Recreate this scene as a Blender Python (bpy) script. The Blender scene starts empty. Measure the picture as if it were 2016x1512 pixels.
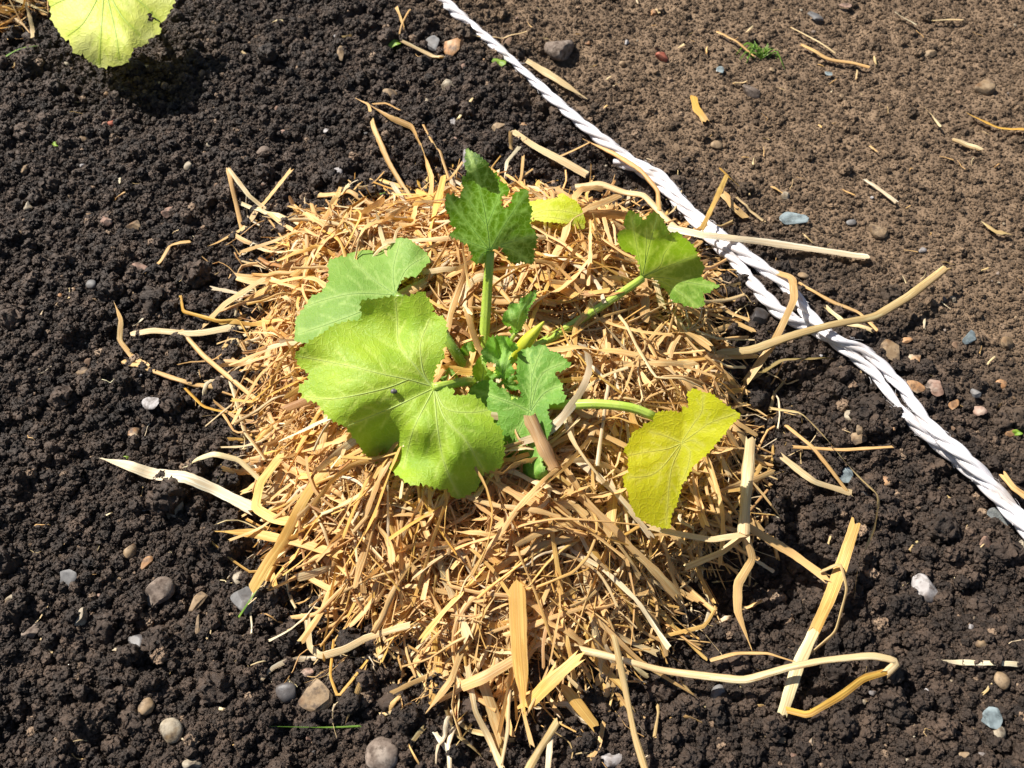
import bpy, math, random
import numpy as np
from mathutils import Vector
from mathutils.geometry import delaunay_2d_cdt

random.seed(7); rng = np.random.default_rng(7)
scene = bpy.context.scene
C = scene.collection

# ------------------------------------------------------------------ camera
W0, H0 = 2016, 1512
HFOV = math.radians(56.0); PITCH = math.radians(57.0); DIST = 0.66
FWD = np.array([0, math.cos(PITCH), -math.sin(PITCH)])
RIGHT = np.array([1.0, 0, 0]); UP = np.array([0, math.sin(PITCH), math.cos(PITCH)])
CAM = np.array([0, 0, 0.02]) - DIST * FWD
cd = bpy.data.cameras.new('camera'); cam = bpy.data.objects.new('camera', cd); C.objects.link(cam)
cam.location = CAM; cam.rotation_euler = (math.pi / 2 - PITCH, 0, 0)
cd.sensor_fit = 'HORIZONTAL'; cd.angle = HFOV; cd.clip_start = 0.01; cd.clip_end = 200
cd.dof.use_dof = True; cd.dof.focus_distance = 0.63; cd.dof.aperture_fstop = 15.0
scene.camera = cam

# ------------------------------------------------------------------ sky + sun
SUN = np.array([-0.60, 0.36, 0.78]); SUN /= np.linalg.norm(SUN)      # towards the sun
el = math.asin(SUN[2]); az = math.atan2(SUN[0], SUN[1])
w = bpy.data.worlds.new('World'); scene.world = w; w.use_nodes = True
nt = w.node_tree; sky = nt.nodes.new('ShaderNodeTexSky'); sky.sky_type = 'NISHITA'
sky.sun_disc = False; sky.sun_elevation = el; sky.sun_rotation = az
bg = nt.nodes['Background']; nt.links.new(sky.outputs[0], bg.inputs[0]); bg.inputs[1].default_value = 0.05
ld = bpy.data.lights.new('sun', 'SUN'); sun = bpy.data.objects.new('sun', ld); C.objects.link(sun)
ld.energy = 5.0; ld.angle = math.radians(0.5); ld.color = (1.0, 0.95, 0.87)
sun.rotation_euler = Vector(-SUN).to_track_quat('-Z', 'Y').to_euler()
vs = scene.view_settings; vs.view_transform = 'Standard'; vs.look = 'None'; vs.exposure = 0.85; vs.gamma = 1.0
vs.use_curve_mapping = False

# ------------------------------------------------------------------ geometry helpers
TH = math.tan(HFOV / 2)
def ray(px, py):
    px = np.asarray(px, float); py = np.asarray(py, float)
    u = (px - W0 / 2) / (W0 / 2) * TH; v = (H0 / 2 - py) / (W0 / 2) * TH
    return FWD + u[..., None] * RIGHT + v[..., None] * UP
def P(px, py, z=0.0):
    d = ray(px, py); t = (np.asarray(z, float) - CAM[2]) / d[..., 2]
    return CAM + d * t[..., None]
def pxsize(p):                                  # metres covered by one photo pixel at point p
    return float(np.dot(np.asarray(p) - CAM, FWD)) * TH / (W0 / 2)

def value_noise(x, y, scale, seed):
    r = np.random.default_rng(seed); g = r.random((256, 256))
    X = x / scale + 1000.3; Y = y / scale + 1000.7
    xi = np.floor(X).astype(int); yi = np.floor(Y).astype(int); fx = X - xi; fy = Y - yi
    fx = fx * fx * fx * (fx * (fx * 6 - 15) + 10); fy = fy * fy * fy * (fy * (fy * 6 - 15) + 10)
    a = g[xi % 256, yi % 256]; b = g[(xi + 1) % 256, yi % 256]; c = g[xi % 256, (yi + 1) % 256]; d = g[(xi + 1) % 256, (yi + 1) % 256]
    return (a * (1 - fx) + b * fx) * (1 - fy) + (c * (1 - fx) + d * fx) * fy - 0.5
def fbm(x, y, scale, seed, octv=4):
    s = 0; a = 1.0
    for k in range(octv):
        s = s + a * value_noise(x, y, scale / 2 ** k, seed + k); a *= 0.5
    return s
def sstep(a, b, x):
    t = np.clip((x - a) / (b - a), 0, 1); return t * t * (3 - 2 * t)

def chaikin(p, n=2):
    p = np.asarray(p, float)
    for _ in range(n):
        q = 0.75 * p[:-1] + 0.25 * p[1:]; r = 0.25 * p[:-1] + 0.75 * p[1:]
        m = np.empty((2 * len(q), p.shape[1])); m[0::2] = q; m[1::2] = r
        p = np.vstack([p[:1], m, p[-1:]])
    return p
def resample(p, n):
    p = np.asarray(p, float); d = np.r_[0, np.cumsum(np.linalg.norm(np.diff(p, axis=0), axis=1))]
    t = np.linspace(0, d[-1], n)
    return np.stack([np.interp(t, d, p[:, i]) for i in range(p.shape[1])], 1)
def catmull(p, n):
    p = np.asarray(p, float); q = np.vstack([2 * p[0] - p[1], p, 2 * p[-1] - p[-2]]); out = []
    for i in range(1, len(q) - 2):
        for t in np.linspace(0, 1, 14, endpoint=False):
            a, b, c, d = q[i - 1], q[i], q[i + 1], q[i + 2]
            out.append(0.5 * (2 * b + (c - a) * t + (2 * a - 5 * b + 4 * c - d) * t * t + (3 * b - a - 3 * c + d) * t ** 3))
    out.append(p[-1]); return resample(np.array(out), n)

def mesh_obj(name, V, F, mat, parent=None, root_loc=None, attrs=None, smooth=True, link=True):
    """V world coordinates; origin goes to root_loc (parts) or the piece's own base centre."""
    V = np.asarray(V, float)
    if parent is not None:
        org = np.zeros(3)
        q = parent
        while q is not None:
            org = org + np.array(q.location); q = q.parent
    else:
        org = V.mean(0); org[2] = V[:, 2].min()
    me = bpy.data.meshes.new(name)
    me.from_pydata((V - org).tolist(), [], [list(map(int, f)) for f in F])
    if smooth: me.polygons.foreach_set('use_smooth', np.ones(len(me.polygons), bool))
    for k, v in (attrs or {}).items():
        v = np.asarray(v, np.float32)
        if v.ndim == 1: a = me.attributes.new(k, 'FLOAT', 'POINT'); a.data.foreach_set('value', v)
        elif v.shape[1] == 3: a = me.attributes.new(k, 'FLOAT_VECTOR', 'POINT'); a.data.foreach_set('vector', v.ravel())
        else: a = me.attributes.new(k, 'FLOAT_COLOR', 'POINT'); a.data.foreach_set('color', v.ravel())
    me.materials.append(mat); me.update()
    o = bpy.data.objects.new(name, me); C.objects.link(o)
    if parent is not None: o.parent = parent
    else: o.location = org
    return o
def tag(o, label, cat, group=None, kind=None):
    o['label'] = label
    if cat: o['category'] = cat
    if group: o['group'] = group
    if kind: o['kind'] = kind
    return o
def thing(name, label, cat, loc, group=None, kind=None):
    o = bpy.data.objects.new(name, None); C.objects.link(o); o.location = loc; o.empty_display_size = 0.01
    return tag(o, label, cat, group, kind)

def frames(path, up=(0, 0, 1)):
    T = np.gradient(path, axis=0); T /= np.linalg.norm(T, axis=1)[:, None] + 1e-12
    U = np.asarray(up, float); S = np.cross(T, U)
    bad = np.linalg.norm(S, axis=1) < 0.15
    S[bad] = np.cross(T[bad], np.array([0.3, -0.9, 0.2]))
    S /= np.linalg.norm(S, axis=1)[:, None]
    for i in range(1, len(S)):
        if np.dot(S[i], S[i - 1]) < 0: S[i] = -S[i]
    N = np.cross(S, T); return T, S, N
def sweep(path, ra, rb, k, twist=0.0, tilt=0.0, closed=True, arc=None, ridges=0, jit=0.0):
    """tube / ribbon; returns verts, faces, uv(across, along, 0)"""
    n = len(path); T, S, N = frames(path)
    ra = np.broadcast_to(np.asarray(ra, float), (n,)); rb = np.broadcast_to(np.asarray(rb, float), (n,))
    L = np.r_[0, np.cumsum(np.linalg.norm(np.diff(path, axis=0), axis=1))]
    ang = np.linspace(0, 2 * np.pi, k, endpoint=False) if closed else np.linspace(np.pi * 0.1, np.pi * 0.9, k)
    tw = tilt + twist * L / max(L[-1], 1e-9)
    if jit: tw = tw + np.cumsum(np.random.default_rng(random.randint(0, 10 ** 6)).normal(0, jit, n))
    ct, st = np.cos(tw)[:, None], np.sin(tw)[:, None]
    S2 = S * ct + N * st; N2 = -S * st + N * ct
    rr = 1 + ridges * np.cos(ang * 7) if ridges else np.ones(k)
    V = path[:, None, :] + (ra[:, None] * (np.cos(ang) * rr)[None])[..., None] * S2[:, None, :] + (rb[:, None] * (np.sin(ang) * rr)[None])[..., None] * N2[:, None, :]
    i = np.arange(n - 1)[:, None]; j = np.arange(k if closed else k - 1)[None]
    j2 = (j + 1) % k
    F = np.stack([i * k + j, i * k + j2, (i + 1) * k + j2, (i + 1) * k + j], -1).reshape(-1, 4)
    uv = np.zeros((n, k, 3)); uv[..., 0] = ra[:, None] * np.cos(ang)[None]; uv[..., 1] = L[:, None]; uv[..., 2] = random.random() * 10
    return V.reshape(-1, 3), F, uv.reshape(-1, 3)

# ------------------------------------------------------------------ node helpers
def new_mat(name):
    m = bpy.data.materials.new(name); m.use_nodes = True; t = m.node_tree; t.nodes.clear()
    out = t.nodes.new('ShaderNodeOutputMaterial'); return m, t, out
def nd(t, typ, **kw):
    n = t.nodes.new(typ)
    for k, v in kw.items():
        if k.startswith('i_'):
            key = k[2:]; key = int(key) if key.isdigit() else key.replace('_', ' ')
            n.inputs[key].default_value = v
        else: setattr(n, k, v)
    return n
def lk(t, a, b): t.links.new(a, b)
def mixc(t, fac, a, b, blend='MIX'):
    n = t.nodes.new('ShaderNodeMix'); n.data_type = 'RGBA'; n.blend_type = blend
    for s, v in ((n.inputs[0], fac), (n.inputs[6], a), (n.inputs[7], b)):
        if isinstance(v, bpy.types.NodeSocket): lk(t, v, s)
        else: s.default_value = v if not isinstance(v, tuple) or len(v) == 4 else (*v, 1)
    return n.outputs[2]
def ramp(t, src, p0, p1, c0=(0, 0, 0, 1), c1=(1, 1, 1, 1)):
    r = t.nodes.new('ShaderNodeValToRGB'); r.color_ramp.elements[0].position = p0; r.color_ramp.elements[1].position = p1
    r.color_ramp.elements[0].color = c0; r.color_ramp.elements[1].color = c1; lk(t, src, r.inputs[0]); return r.outputs[0]
def math_n(t, op, a, b=None):
    n = t.nodes.new('ShaderNodeMath'); n.operation = op
    for s, v in ((n.inputs[0], a), (n.inputs[1], b)):
        if v is None: continue
        if isinstance(v, bpy.types.NodeSocket): lk(t, v, s)
        else: s.default_value = v
    return n.outputs[0]

# ------------------------------------------------------------------ materials
ROPE_A = P(870, 0, 0); ROPE_B = P(2016, 1010, 0)
rd = (ROPE_B - ROPE_A)[:2]; rd /= np.linalg.norm(rd); RN = np.array([-rd[1], rd[0]])      # unit normal to the right of the rope
if RN[0] < 0: RN = -RN
RC = float(np.dot(RN, ROPE_A[:2]))

def soil_material():
    m, t, out = new_mat('soil')
    geo = nd(t, 'ShaderNodeNewGeometry'); pos = geo.outputs['Position']
    dot = nd(t, 'ShaderNodeVectorMath', operation='DOT_PRODUCT'); lk(t, pos, dot.inputs[0]); dot.inputs[1].default_value = (RN[0], RN[1], 0)
    n0 = nd(t, 'ShaderNodeTexNoise', i_Scale=9.0, i_Detail=5.0); lk(t, pos, n0.inputs['Vector'])
    d = math_n(t, 'ADD', math_n(t, 'SUBTRACT', dot.outputs['Value'], RC), math_n(t, 'MULTIPLY', math_n(t, 'SUBTRACT', n0.outputs[0], 0.5), 0.16))
    sep = nd(t, 'ShaderNodeSeparateXYZ'); lk(t, pos, sep.inputs[0])
    d = math_n(t, 'ADD', d, math_n(t, 'MULTIPLY', math_n(t, 'SUBTRACT', sep.outputs['Y'], 0.12), 0.22))
    dry = ramp(t, d, -0.045, 0.095)
    n1 = nd(t, 'ShaderNodeTexNoise', i_Scale=60.0, i_Detail=6.0); lk(t, pos, n1.inputs['Vector'])
    n2 = nd(t, 'ShaderNodeTexNoise', i_Scale=420.0, i_Detail=4.0); lk(t, pos, n2.inputs['Vector'])
    wet = mixc(t, ramp(t, n1.outputs[0], 0.3, 0.7), (0.0210, 0.0130, 0.0088), (0.082, 0.053, 0.0355))
    dryc = mixc(t, ramp(t, n1.outputs[0], 0.3, 0.7), (0.100, 0.064, 0.037), (0.212, 0.142, 0.086))
    col = mixc(t, dry, wet, dryc)
    inf = nd(t, 'ShaderNodeObjectInfo')
    col = mixc(t, math_n(t, 'MULTIPLY', ramp(t, n2.outputs[0], 0.50, 0.72), 0.5), col, mixc(t, 0.5, col, (0.12, 0.088, 0.066)))
    fleck = math_n(t, 'GREATER_THAN', inf.outputs['Random'], 0.982)
    col = mixc(t, math_n(t, 'MULTIPLY', fleck, 0.75), col, mixc(t, n1.outputs[0], (0.16, 0.085, 0.045), (0.42, 0.31, 0.21)))
    v = math_n(t, 'ADD', math_n(t, 'MULTIPLY', math_n(t, 'FRACT', math_n(t, 'MULTIPLY', inf.outputs['Random'], 37.0)), 0.9), 0.55)
    hsv = nd(t, 'ShaderNodeHueSaturation'); lk(t, col, hsv.inputs['Color']); lk(t, v, hsv.inputs['Value'])
    b = nd(t, 'ShaderNodeBsdfPrincipled'); lk(t, hsv.outputs[0], b.inputs['Base Color'])
    rg = math_n(t, 'SUBTRACT', 0.70, math_n(t, 'MULTIPLY', n2.outputs[0], 0.24)); lk(t, math_n(t, 'ADD', rg, math_n(t, 'MULTIPLY', dry, 0.28)), b.inputs['Roughness'])
    b.inputs['Specular IOR Level'].default_value = 0.42
    n3 = nd(t, 'ShaderNodeTexNoise', i_Scale=700.0, i_Detail=6.0, i_Roughness=0.72); lk(t, pos, n3.inputs['Vector'])
    bp = nd(t, 'ShaderNodeBump', i_Strength=0.9, i_Distance=0.0016); lk(t, n3.outputs[0], bp.inputs['Height']); lk(t, bp.outputs[0], b.inputs['Normal'])
    lk(t, b.outputs[0], out.inputs[0]); return m

def straw_material():
    m, t, out = new_mat('straw')
    ca = nd(t, 'ShaderNodeAttribute', attribute_name='col'); ua = nd(t, 'ShaderNodeAttribute', attribute_name='suv')
    mp = nd(t, 'ShaderNodeMapping'); mp.inputs['Scale'].default_value = (1700, 12, 1); lk(t, ua.outputs['Vector'], mp.inputs['Vector'])
    n1 = nd(t, 'ShaderNodeTexNoise', i_Scale=1.0, i_Detail=4.0); lk(t, mp.outputs[0], n1.inputs['Vector'])
    mp2 = nd(t, 'ShaderNodeMapping'); mp2.inputs['Scale'].default_value = (520, 24, 1); lk(t, ua.outputs['Vector'], mp2.inputs['Vector'])
    n2 = nd(t, 'ShaderNodeTexNoise', i_Scale=1.0, i_Detail=3.0); lk(t, mp2.outputs[0], n2.inputs['Vector'])
    c = mixc(t, math_n(t, 'MULTIPLY', ramp(t, n1.outputs[0], 0.42, 0.66), 0.6), ca.outputs['Color'], mixc(t, 1.0, ca.outputs['Color'], (0.72, 0.58, 0.42), 'MULTIPLY'))
    c = mixc(t, math_n(t, 'MULTIPLY', ramp(t, n2.outputs[0], 0.5, 0.75), 0.5), c, mixc(t, 0.55, c, (0.86, 0.76, 0.56)))
    c = mixc(t, math_n(t, 'MULTIPLY', ramp(t, n2.outputs[0], 0.42, 0.26), 0.5), c, mixc(t, 1.0, c, (0.75, 0.55, 0.36), 'MULTIPLY'))
    b = nd(t, 'ShaderNodeBsdfPrincipled', i_Roughness=0.48); lk(t, c, b.inputs['Base Color']); b.inputs['Specular IOR Level'].default_value = 0.35
    bp = nd(t, 'ShaderNodeBump', i_Strength=0.6, i_Distance=0.0006); lk(t, n1.outputs[0], bp.inputs['Height']); lk(t, bp.outputs[0], b.inputs['Normal'])
    tr = nd(t, 'ShaderNodeBsdfTranslucent'); lk(t, mixc(t, 1.0, c, (1.0, 0.87, 0.64), 'MULTIPLY'), tr.inputs['Color'])
    mx = nd(t, 'ShaderNodeMixShader', i_0=0.30); lk(t, b.outputs[0], mx.inputs[1]); lk(t, tr.outputs[0], mx.inputs[2]); lk(t, mx.outputs[0], out.inputs[0])
    return m

def leaf_material(name, base, base2, trans, vein, trf=0.45, rough=0.42, spec=0.5, net=0.5):
    m, t, out = new_mat(name)
    va = nd(t, 'ShaderNodeAttribute', attribute_name='vein'); ua = nd(t, 'ShaderNodeAttribute', attribute_name='suv')
    n1 = nd(t, 'ShaderNodeTexNoise', i_Scale=0.018, i_Detail=4.0); lk(t, ua.outputs['Vector'], n1.inputs['Vector'])
    n2 = nd(t, 'ShaderNodeTexNoise', i_Scale=0.12, i_Detail=3.0); lk(t, ua.outputs['Vector'], n2.inputs['Vector'])
    dv = nd(t, 'ShaderNodeVectorMath', operation='MULTIPLY_ADD'); lk(t, n2.outputs['Color'], dv.inputs[0]); dv.inputs[1].default_value = (9, 9, 0); lk(t, ua.outputs['Vector'], dv.inputs[2])
    vo = nd(t, 'ShaderNodeTexVoronoi', feature='DISTANCE_TO_EDGE', i_Scale=0.075); lk(t, dv.outputs[0], vo.inputs['Vector'])
    vo2 = nd(t, 'ShaderNodeTexVoronoi', feature='DISTANCE_TO_EDGE', i_Scale=0.21); lk(t, dv.outputs[0], vo2.inputs['Vector'])
    nw = ramp(t, vo.outputs['Distance'], 0.015, 0.11, (1, 1, 1, 1), (0, 0, 0, 1))
    nw2 = ramp(t, vo2.outputs['Distance'], 0.01, 0.13, (1, 1, 1, 1), (0, 0, 0, 1))
    c = mixc(t, ramp(t, n1.outputs[0], 0.35, 0.68), base, base2)
    c = mixc(t, math_n(t, 'MULTIPLY', ramp(t, n2.outputs[0], 0.45, 0.75), 0.25), c, mixc(t, 0.4, c, vein))
    f = math_n(t, 'MULTIPLY', math_n(t, 'ADD', nw, math_n(t, 'MULTIPLY', nw2, 0.45)), net * 0.45)
    c = mixc(t, f, c, mixc(t, 0.45, c, vein))
    c = mixc(t, math_n(t, 'MULTIPLY', va.outputs['Fac'], 0.85), c, vein)
    b = nd(t, 'ShaderNodeBsdfPrincipled', i_Roughness=rough); lk(t, c, b.inputs['Base Color']); b.inputs['Specular IOR Level'].default_value = spec
    h = math_n(t, 'ADD', math_n(t, 'MULTIPLY', nw, -0.6), math_n(t, 'MULTIPLY', nw2, -0.3))
    h = math_n(t, 'ADD', h, math_n(t, 'MULTIPLY', n2.outputs[0], 0.8))
    bp = nd(t, 'ShaderNodeBump', i_Strength=0.38, i_Distance=0.0007); lk(t, h, bp.inputs['Height']); lk(t, bp.outputs[0], b.inputs['Normal'])
    tc = mixc(t, math_n(t, 'MULTIPLY', math_n(t, 'ADD', f, va.outputs['Fac']), 0.7), mixc(t, ramp(t, n1.outputs[0], 0.3, 0.7), trans, tuple(x * 0.8 for x in trans)), tuple(min(1, x * 1.8 + 0.12) for x in trans))
    tr = nd(t, 'ShaderNodeBsdfTranslucent'); lk(t, tc, tr.inputs['Color'])
    mx = nd(t, 'ShaderNodeMixShader', i_0=trf); lk(t, b.outputs[0], mx.inputs[1]); lk(t, tr.outputs[0], mx.inputs[2]); lk(t, mx.outputs[0], out.inputs[0])
    return m

def simple_mat(name, c0, c1, rough=0.6, scale=250.0, bump=0.4, spec=0.4, trans=0.0, stretch=None, spots=None, dirt=0.0):
    m, t, out = new_mat(name)
    tc = nd(t, 'ShaderNodeTexCoord'); src = tc.outputs['Object']
    if stretch:
        mp = nd(t, 'ShaderNodeMapping'); mp.inputs['Scale'].default_value = stretch; lk(t, src, mp.inputs['Vector']); src = mp.outputs[0]
    oi = nd(t, 'ShaderNodeObjectInfo')
    n1 = nd(t, 'ShaderNodeTexNoise', noise_dimensions='4D', i_Scale=scale, i_Detail=6.0, i_Roughness=0.6); lk(t, src, n1.inputs['Vector'])
    lk(t, math_n(t, 'MULTIPLY', oi.outputs['Random'], 50.0), n1.inputs['W'])
    c = mixc(t, ramp(t, n1.outputs[0], 0.36, 0.64), c0, c1)
    if spots:
        n2 = nd(t, 'ShaderNodeTexNoise', noise_dimensions='4D', i_Scale=scale * 0.55, i_Detail=3.0); lk(t, src, n2.inputs['Vector']); lk(t, math_n(t, 'MULTIPLY', oi.outputs['Random'], 90.0), n2.inputs['W'])
        c = mixc(t, ramp(t, n2.outputs[0], 0.53, 0.66), c, spots)
    if dirt:
        n4 = nd(t, 'ShaderNodeTexNoise', noise_dimensions='4D', i_Scale=scale * 0.9, i_Detail=7.0, i_Roughness=0.7); lk(t, src, n4.inputs['Vector']); lk(t, math_n(t, 'MULTIPLY', oi.outputs['Random'], 130.0), n4.inputs['W'])
        c = mixc(t, math_n(t, 'MULTIPLY', ramp(t, n4.outputs[0], 0.47, 0.62), dirt), c, (0.055, 0.038, 0.028))
    b = nd(t, 'ShaderNodeBsdfPrincipled', i_Roughness=rough); lk(t, c, b.inputs['Base Color']); b.inputs['Specular IOR Level'].default_value = spec
    bp = nd(t, 'ShaderNodeBump', i_Strength=bump, i_Distance=0.0008); lk(t, n1.outputs[0], bp.inputs['Height']); lk(t, bp.outputs[0], b.inputs['Normal'])
    if trans:
        tr = nd(t, 'ShaderNodeBsdfTranslucent'); lk(t, c, tr.inputs['Color']); mx = nd(t, 'ShaderNodeMixShader', i_0=trans)
        lk(t, b.outputs[0], mx.inputs[1]); lk(t, tr.outputs[0], mx.inputs[2]); lk(t, mx.outputs[0], out.inputs[0])
    else: lk(t, b.outputs[0], out.inputs[0])
    return m

def rope_material():
    m, t, out = new_mat('rope_fibre')
    ua = nd(t, 'ShaderNodeAttribute', attribute_name='suv')
    mp = nd(t, 'ShaderNodeMapping'); mp.inputs['Scale'].default_value = (1600, 20, 1); lk(t, ua.outputs['Vector'], mp.inputs['Vector'])
    n1 = nd(t, 'ShaderNodeTexNoise', i_Scale=1.0, i_Detail=4.0); lk(t, mp.outputs[0], n1.inputs['Vector'])
    geo = nd(t, 'ShaderNodeNewGeometry'); n2 = nd(t, 'ShaderNodeTexNoise', i_Scale=55.0, i_Detail=5.0); lk(t, geo.outputs['Position'], n2.inputs['Vector'])
    c = mixc(t, ramp(t, n1.outputs[0], 0.3, 0.7), (0.56, 0.53, 0.55), (0.80, 0.78, 0.79))
    c = mixc(t, math_n(t, 'MULTIPLY', ramp(t, n2.outputs[0], 0.50, 0.70), 0.65), c, (0.34, 0.28, 0.23))
    b = nd(t, 'ShaderNodeBsdfPrincipled', i_Roughness=0.45); lk(t, c, b.inputs['Base Color'])
    bp = nd(t, 'ShaderNodeBump', i_Strength=0.8, i_Distance=0.0008); lk(t, n1.outputs[0], bp.inputs['Height']); lk(t, bp.outputs[0], b.inputs['Normal'])
    lk(t, b.outputs[0], out.inputs[0]); return m

M_SOIL = soil_material(); M_STRAW = straw_material(); M_ROPE = rope_material()
M_STEM = simple_mat('petiole_green', (0.36, 0.50, 0.05), (0.47, 0.59, 0.11), 0.42, 60, 0.3, 0.5, 0.18, (1, 1, 0.3))
M_STEM_D = simple_mat('petiole_dark', (0.15, 0.25, 0.03), (0.26, 0.38, 0.06), 0.42, 60, 0.3, 0.5, 0.1)
M_HAIR = simple_mat('hair_pale', (0.55, 0.62, 0.30), (0.65, 0.70, 0.42), 0.5, 90, 0.1, 0.3, 0.4)
STONE = {
 'grey': simple_mat('stone_grey', (0.130, 0.098, 0.078), (0.250, 0.195, 0.155), 0.85, 220, 0.9, 0.2, spots=(0.300, 0.245, 0.200), dirt=0.85),
 'dark': simple_mat('stone_dark', (0.043, 0.040, 0.040), (0.094, 0.083, 0.079), 0.5, 160, 0.5, 0.45, spots=(0.144, 0.130, 0.122), dirt=0.85),
 'tan': simple_mat('stone_tan', (0.220, 0.144, 0.076), (0.331, 0.239, 0.147), 0.7, 160, 0.6, 0.3, spots=(0.153, 0.086, 0.040), dirt=0.85),
 'cream': simple_mat('stone_cream', (0.270, 0.216, 0.146), (0.378, 0.329, 0.248), 0.65, 180, 0.6, 0.3, spots=(0.206, 0.135, 0.065), dirt=0.85),
 'orange': simple_mat('stone_orange', (0.302, 0.144, 0.058), (0.418, 0.245, 0.122), 0.6, 170, 0.6, 0.35, spots=(0.432, 0.346, 0.238), dirt=0.85),
 'pink': simple_mat('stone_pink', (0.24, 0.140, 0.098), (0.33, 0.215, 0.165), 0.75, 170, 0.7, 0.25, spots=(0.36, 0.29, 0.235), dirt=0.85),
 'red': simple_mat('stone_red', (0.302, 0.072, 0.043), (0.374, 0.137, 0.086), 0.7, 200, 0.5, 0.3),
 'white': simple_mat('stone_white', (0.282, 0.257, 0.247), (0.373, 0.353, 0.343), 0.6, 190, 0.5, 0.35, spots=(0.211, 0.181, 0.167), dirt=0.85),
 'brown': simple_mat('stone_brown', (0.122, 0.072, 0.043), (0.216, 0.137, 0.086), 0.75, 180, 0.6, 0.3),
 'flint': simple_mat('stone_flint', (0.085, 0.082, 0.082), (0.17, 0.165, 0.16), 0.6, 120, 0.5, 0.35, spots=(0.22, 0.21, 0.20), dirt=0.6),
}
def glass_material(name, tint, frost):
    m, t, out = new_mat(name)
    tc = nd(t, 'ShaderNodeTexCoord'); n1 = nd(t, 'ShaderNodeTexNoise', i_Scale=140.0, i_Detail=5.0); lk(t, tc.outputs['Object'], n1.inputs['Vector'])
    g = nd(t, 'ShaderNodeBsdfPrincipled', i_Roughness=0.18); g.inputs['Base Color'].default_value = (*tint, 1); g.inputs['Transmission Weight'].default_value = 0.9; g.inputs['IOR'].default_value = 1.45
    d = nd(t, 'ShaderNodeBsdfPrincipled', i_Roughness=0.45); lk(t, mixc(t, n1.outputs[0], tuple(x * 0.55 for x in tint), tint), d.inputs['Base Color'])
    bp = nd(t, 'ShaderNodeBump', i_Strength=0.4, i_Distance=0.001); lk(t, n1.outputs[0], bp.inputs['Height']); lk(t, bp.outputs[0], d.inputs['Normal'])
    mx = nd(t, 'ShaderNodeMixShader'); lk(t, math_n(t, 'MULTIPLY', ramp(t, n1.outputs[0], 0.25, 0.6), frost), mx.inputs[0]); lk(t, g.outputs[0], mx.inputs[1]); lk(t, d.outputs[0], mx.inputs[2])
    lk(t, mx.outputs[0], out.inputs[0]); return m
STONE['glass'] = glass_material('glass_frosted', (0.36, 0.43, 0.44), 0.85)
STONE['clear'] = glass_material('glass_clear', (0.62, 0.65, 0.63), 0.5)
M_GRASS = simple_mat('grass_green', (0.10, 0.22, 0.02), (0.22, 0.36, 0.05), 0.5, 90, 0.2, 0.4, 0.3)

# ------------------------------------------------------------------ mound footprint
MOUND_PX = [(545,510),(600,458),(680,432),(760,425),(850,400),(960,395),(1090,400),(1200,420),(1280,450),(1350,520),(1390,590),(1405,680),(1428,770),(1458,870),
            (1452,980),(1415,1070),(1340,1130),(1300,1220),(1220,1300),(1110,1350),(1000,1370),(900,1350),(850,1300),(770,1240),(670,1200),(610,1140),(570,1060),(540,970),(510,890),(500,800),(500,700),(530,640),(535,570)]
MP = P(*np.array(MOUND_PX, float).T, 0.0)[:, :2]
GX = np.arange(-0.34, 0.34, 0.004); GY = np.arange(-0.36, 0.36, 0.004)
def poly_sd(pts, poly):
    x, y = pts[..., 0], pts[..., 1]; inside = np.zeros(x.shape, bool); dmin = np.full(x.shape, 9.0); n = len(poly)
    for i in range(n):
        a, b = poly[i], poly[(i + 1) % n]
        c = ((a[1] > y) != (b[1] > y)) & (x < (b[0] - a[0]) * (y - a[1]) / (b[1] - a[1] + 1e-12) + a[0]); inside ^= c
        ab = b - a; t = np.clip(((x - a[0]) * ab[0] + (y - a[1]) * ab[1]) / np.dot(ab, ab), 0, 1)
        dmin = np.minimum(dmin, np.hypot(x - a[0] - t * ab[0], y - a[1] - t * ab[1]))
    return np.where(inside, dmin, -dmin)
gxx, gyy = np.meshgrid(GX, GY, indexing='ij'); SD = poly_sd(np.stack([gxx, gyy], -1), MP)
def lookup(grid, xs, ys, x, y):
    fx = np.clip((np.asarray(x) - xs[0]) / (xs[1] - xs[0]), 0, len(xs) - 1.001); fy = np.clip((np.asarray(y) - ys[0]) / (ys[1] - ys[0]), 0, len(ys) - 1.001)
    i = fx.astype(int); j = fy.astype(int); a = fx - i; b = fy - j
    return (grid[i, j] * (1 - a) + grid[i + 1, j] * a) * (1 - b) + (grid[i, j + 1] * (1 - a) + grid[i + 1, j + 1] * a) * b
def msd(x, y): return lookup(SD, GX, GY, x, y)
STEM = P(945, 755, 0.03)
def mound_h(x, y):
    d = msd(x, y); r = np.hypot(x - STEM[0], y - STEM[1])
    h = 0.062 * np.clip(d / 0.085, 0, 1) ** 0.75 + 0.014 * value_noise(np.asarray(x), np.asarray(y), 0.05, 91) * np.clip(d / 0.04, 0, 1)
    return np.where(d > 0, np.maximum(h, 0) - 0.026 * np.exp(-(r / 0.042) ** 2), 0.0)

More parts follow.
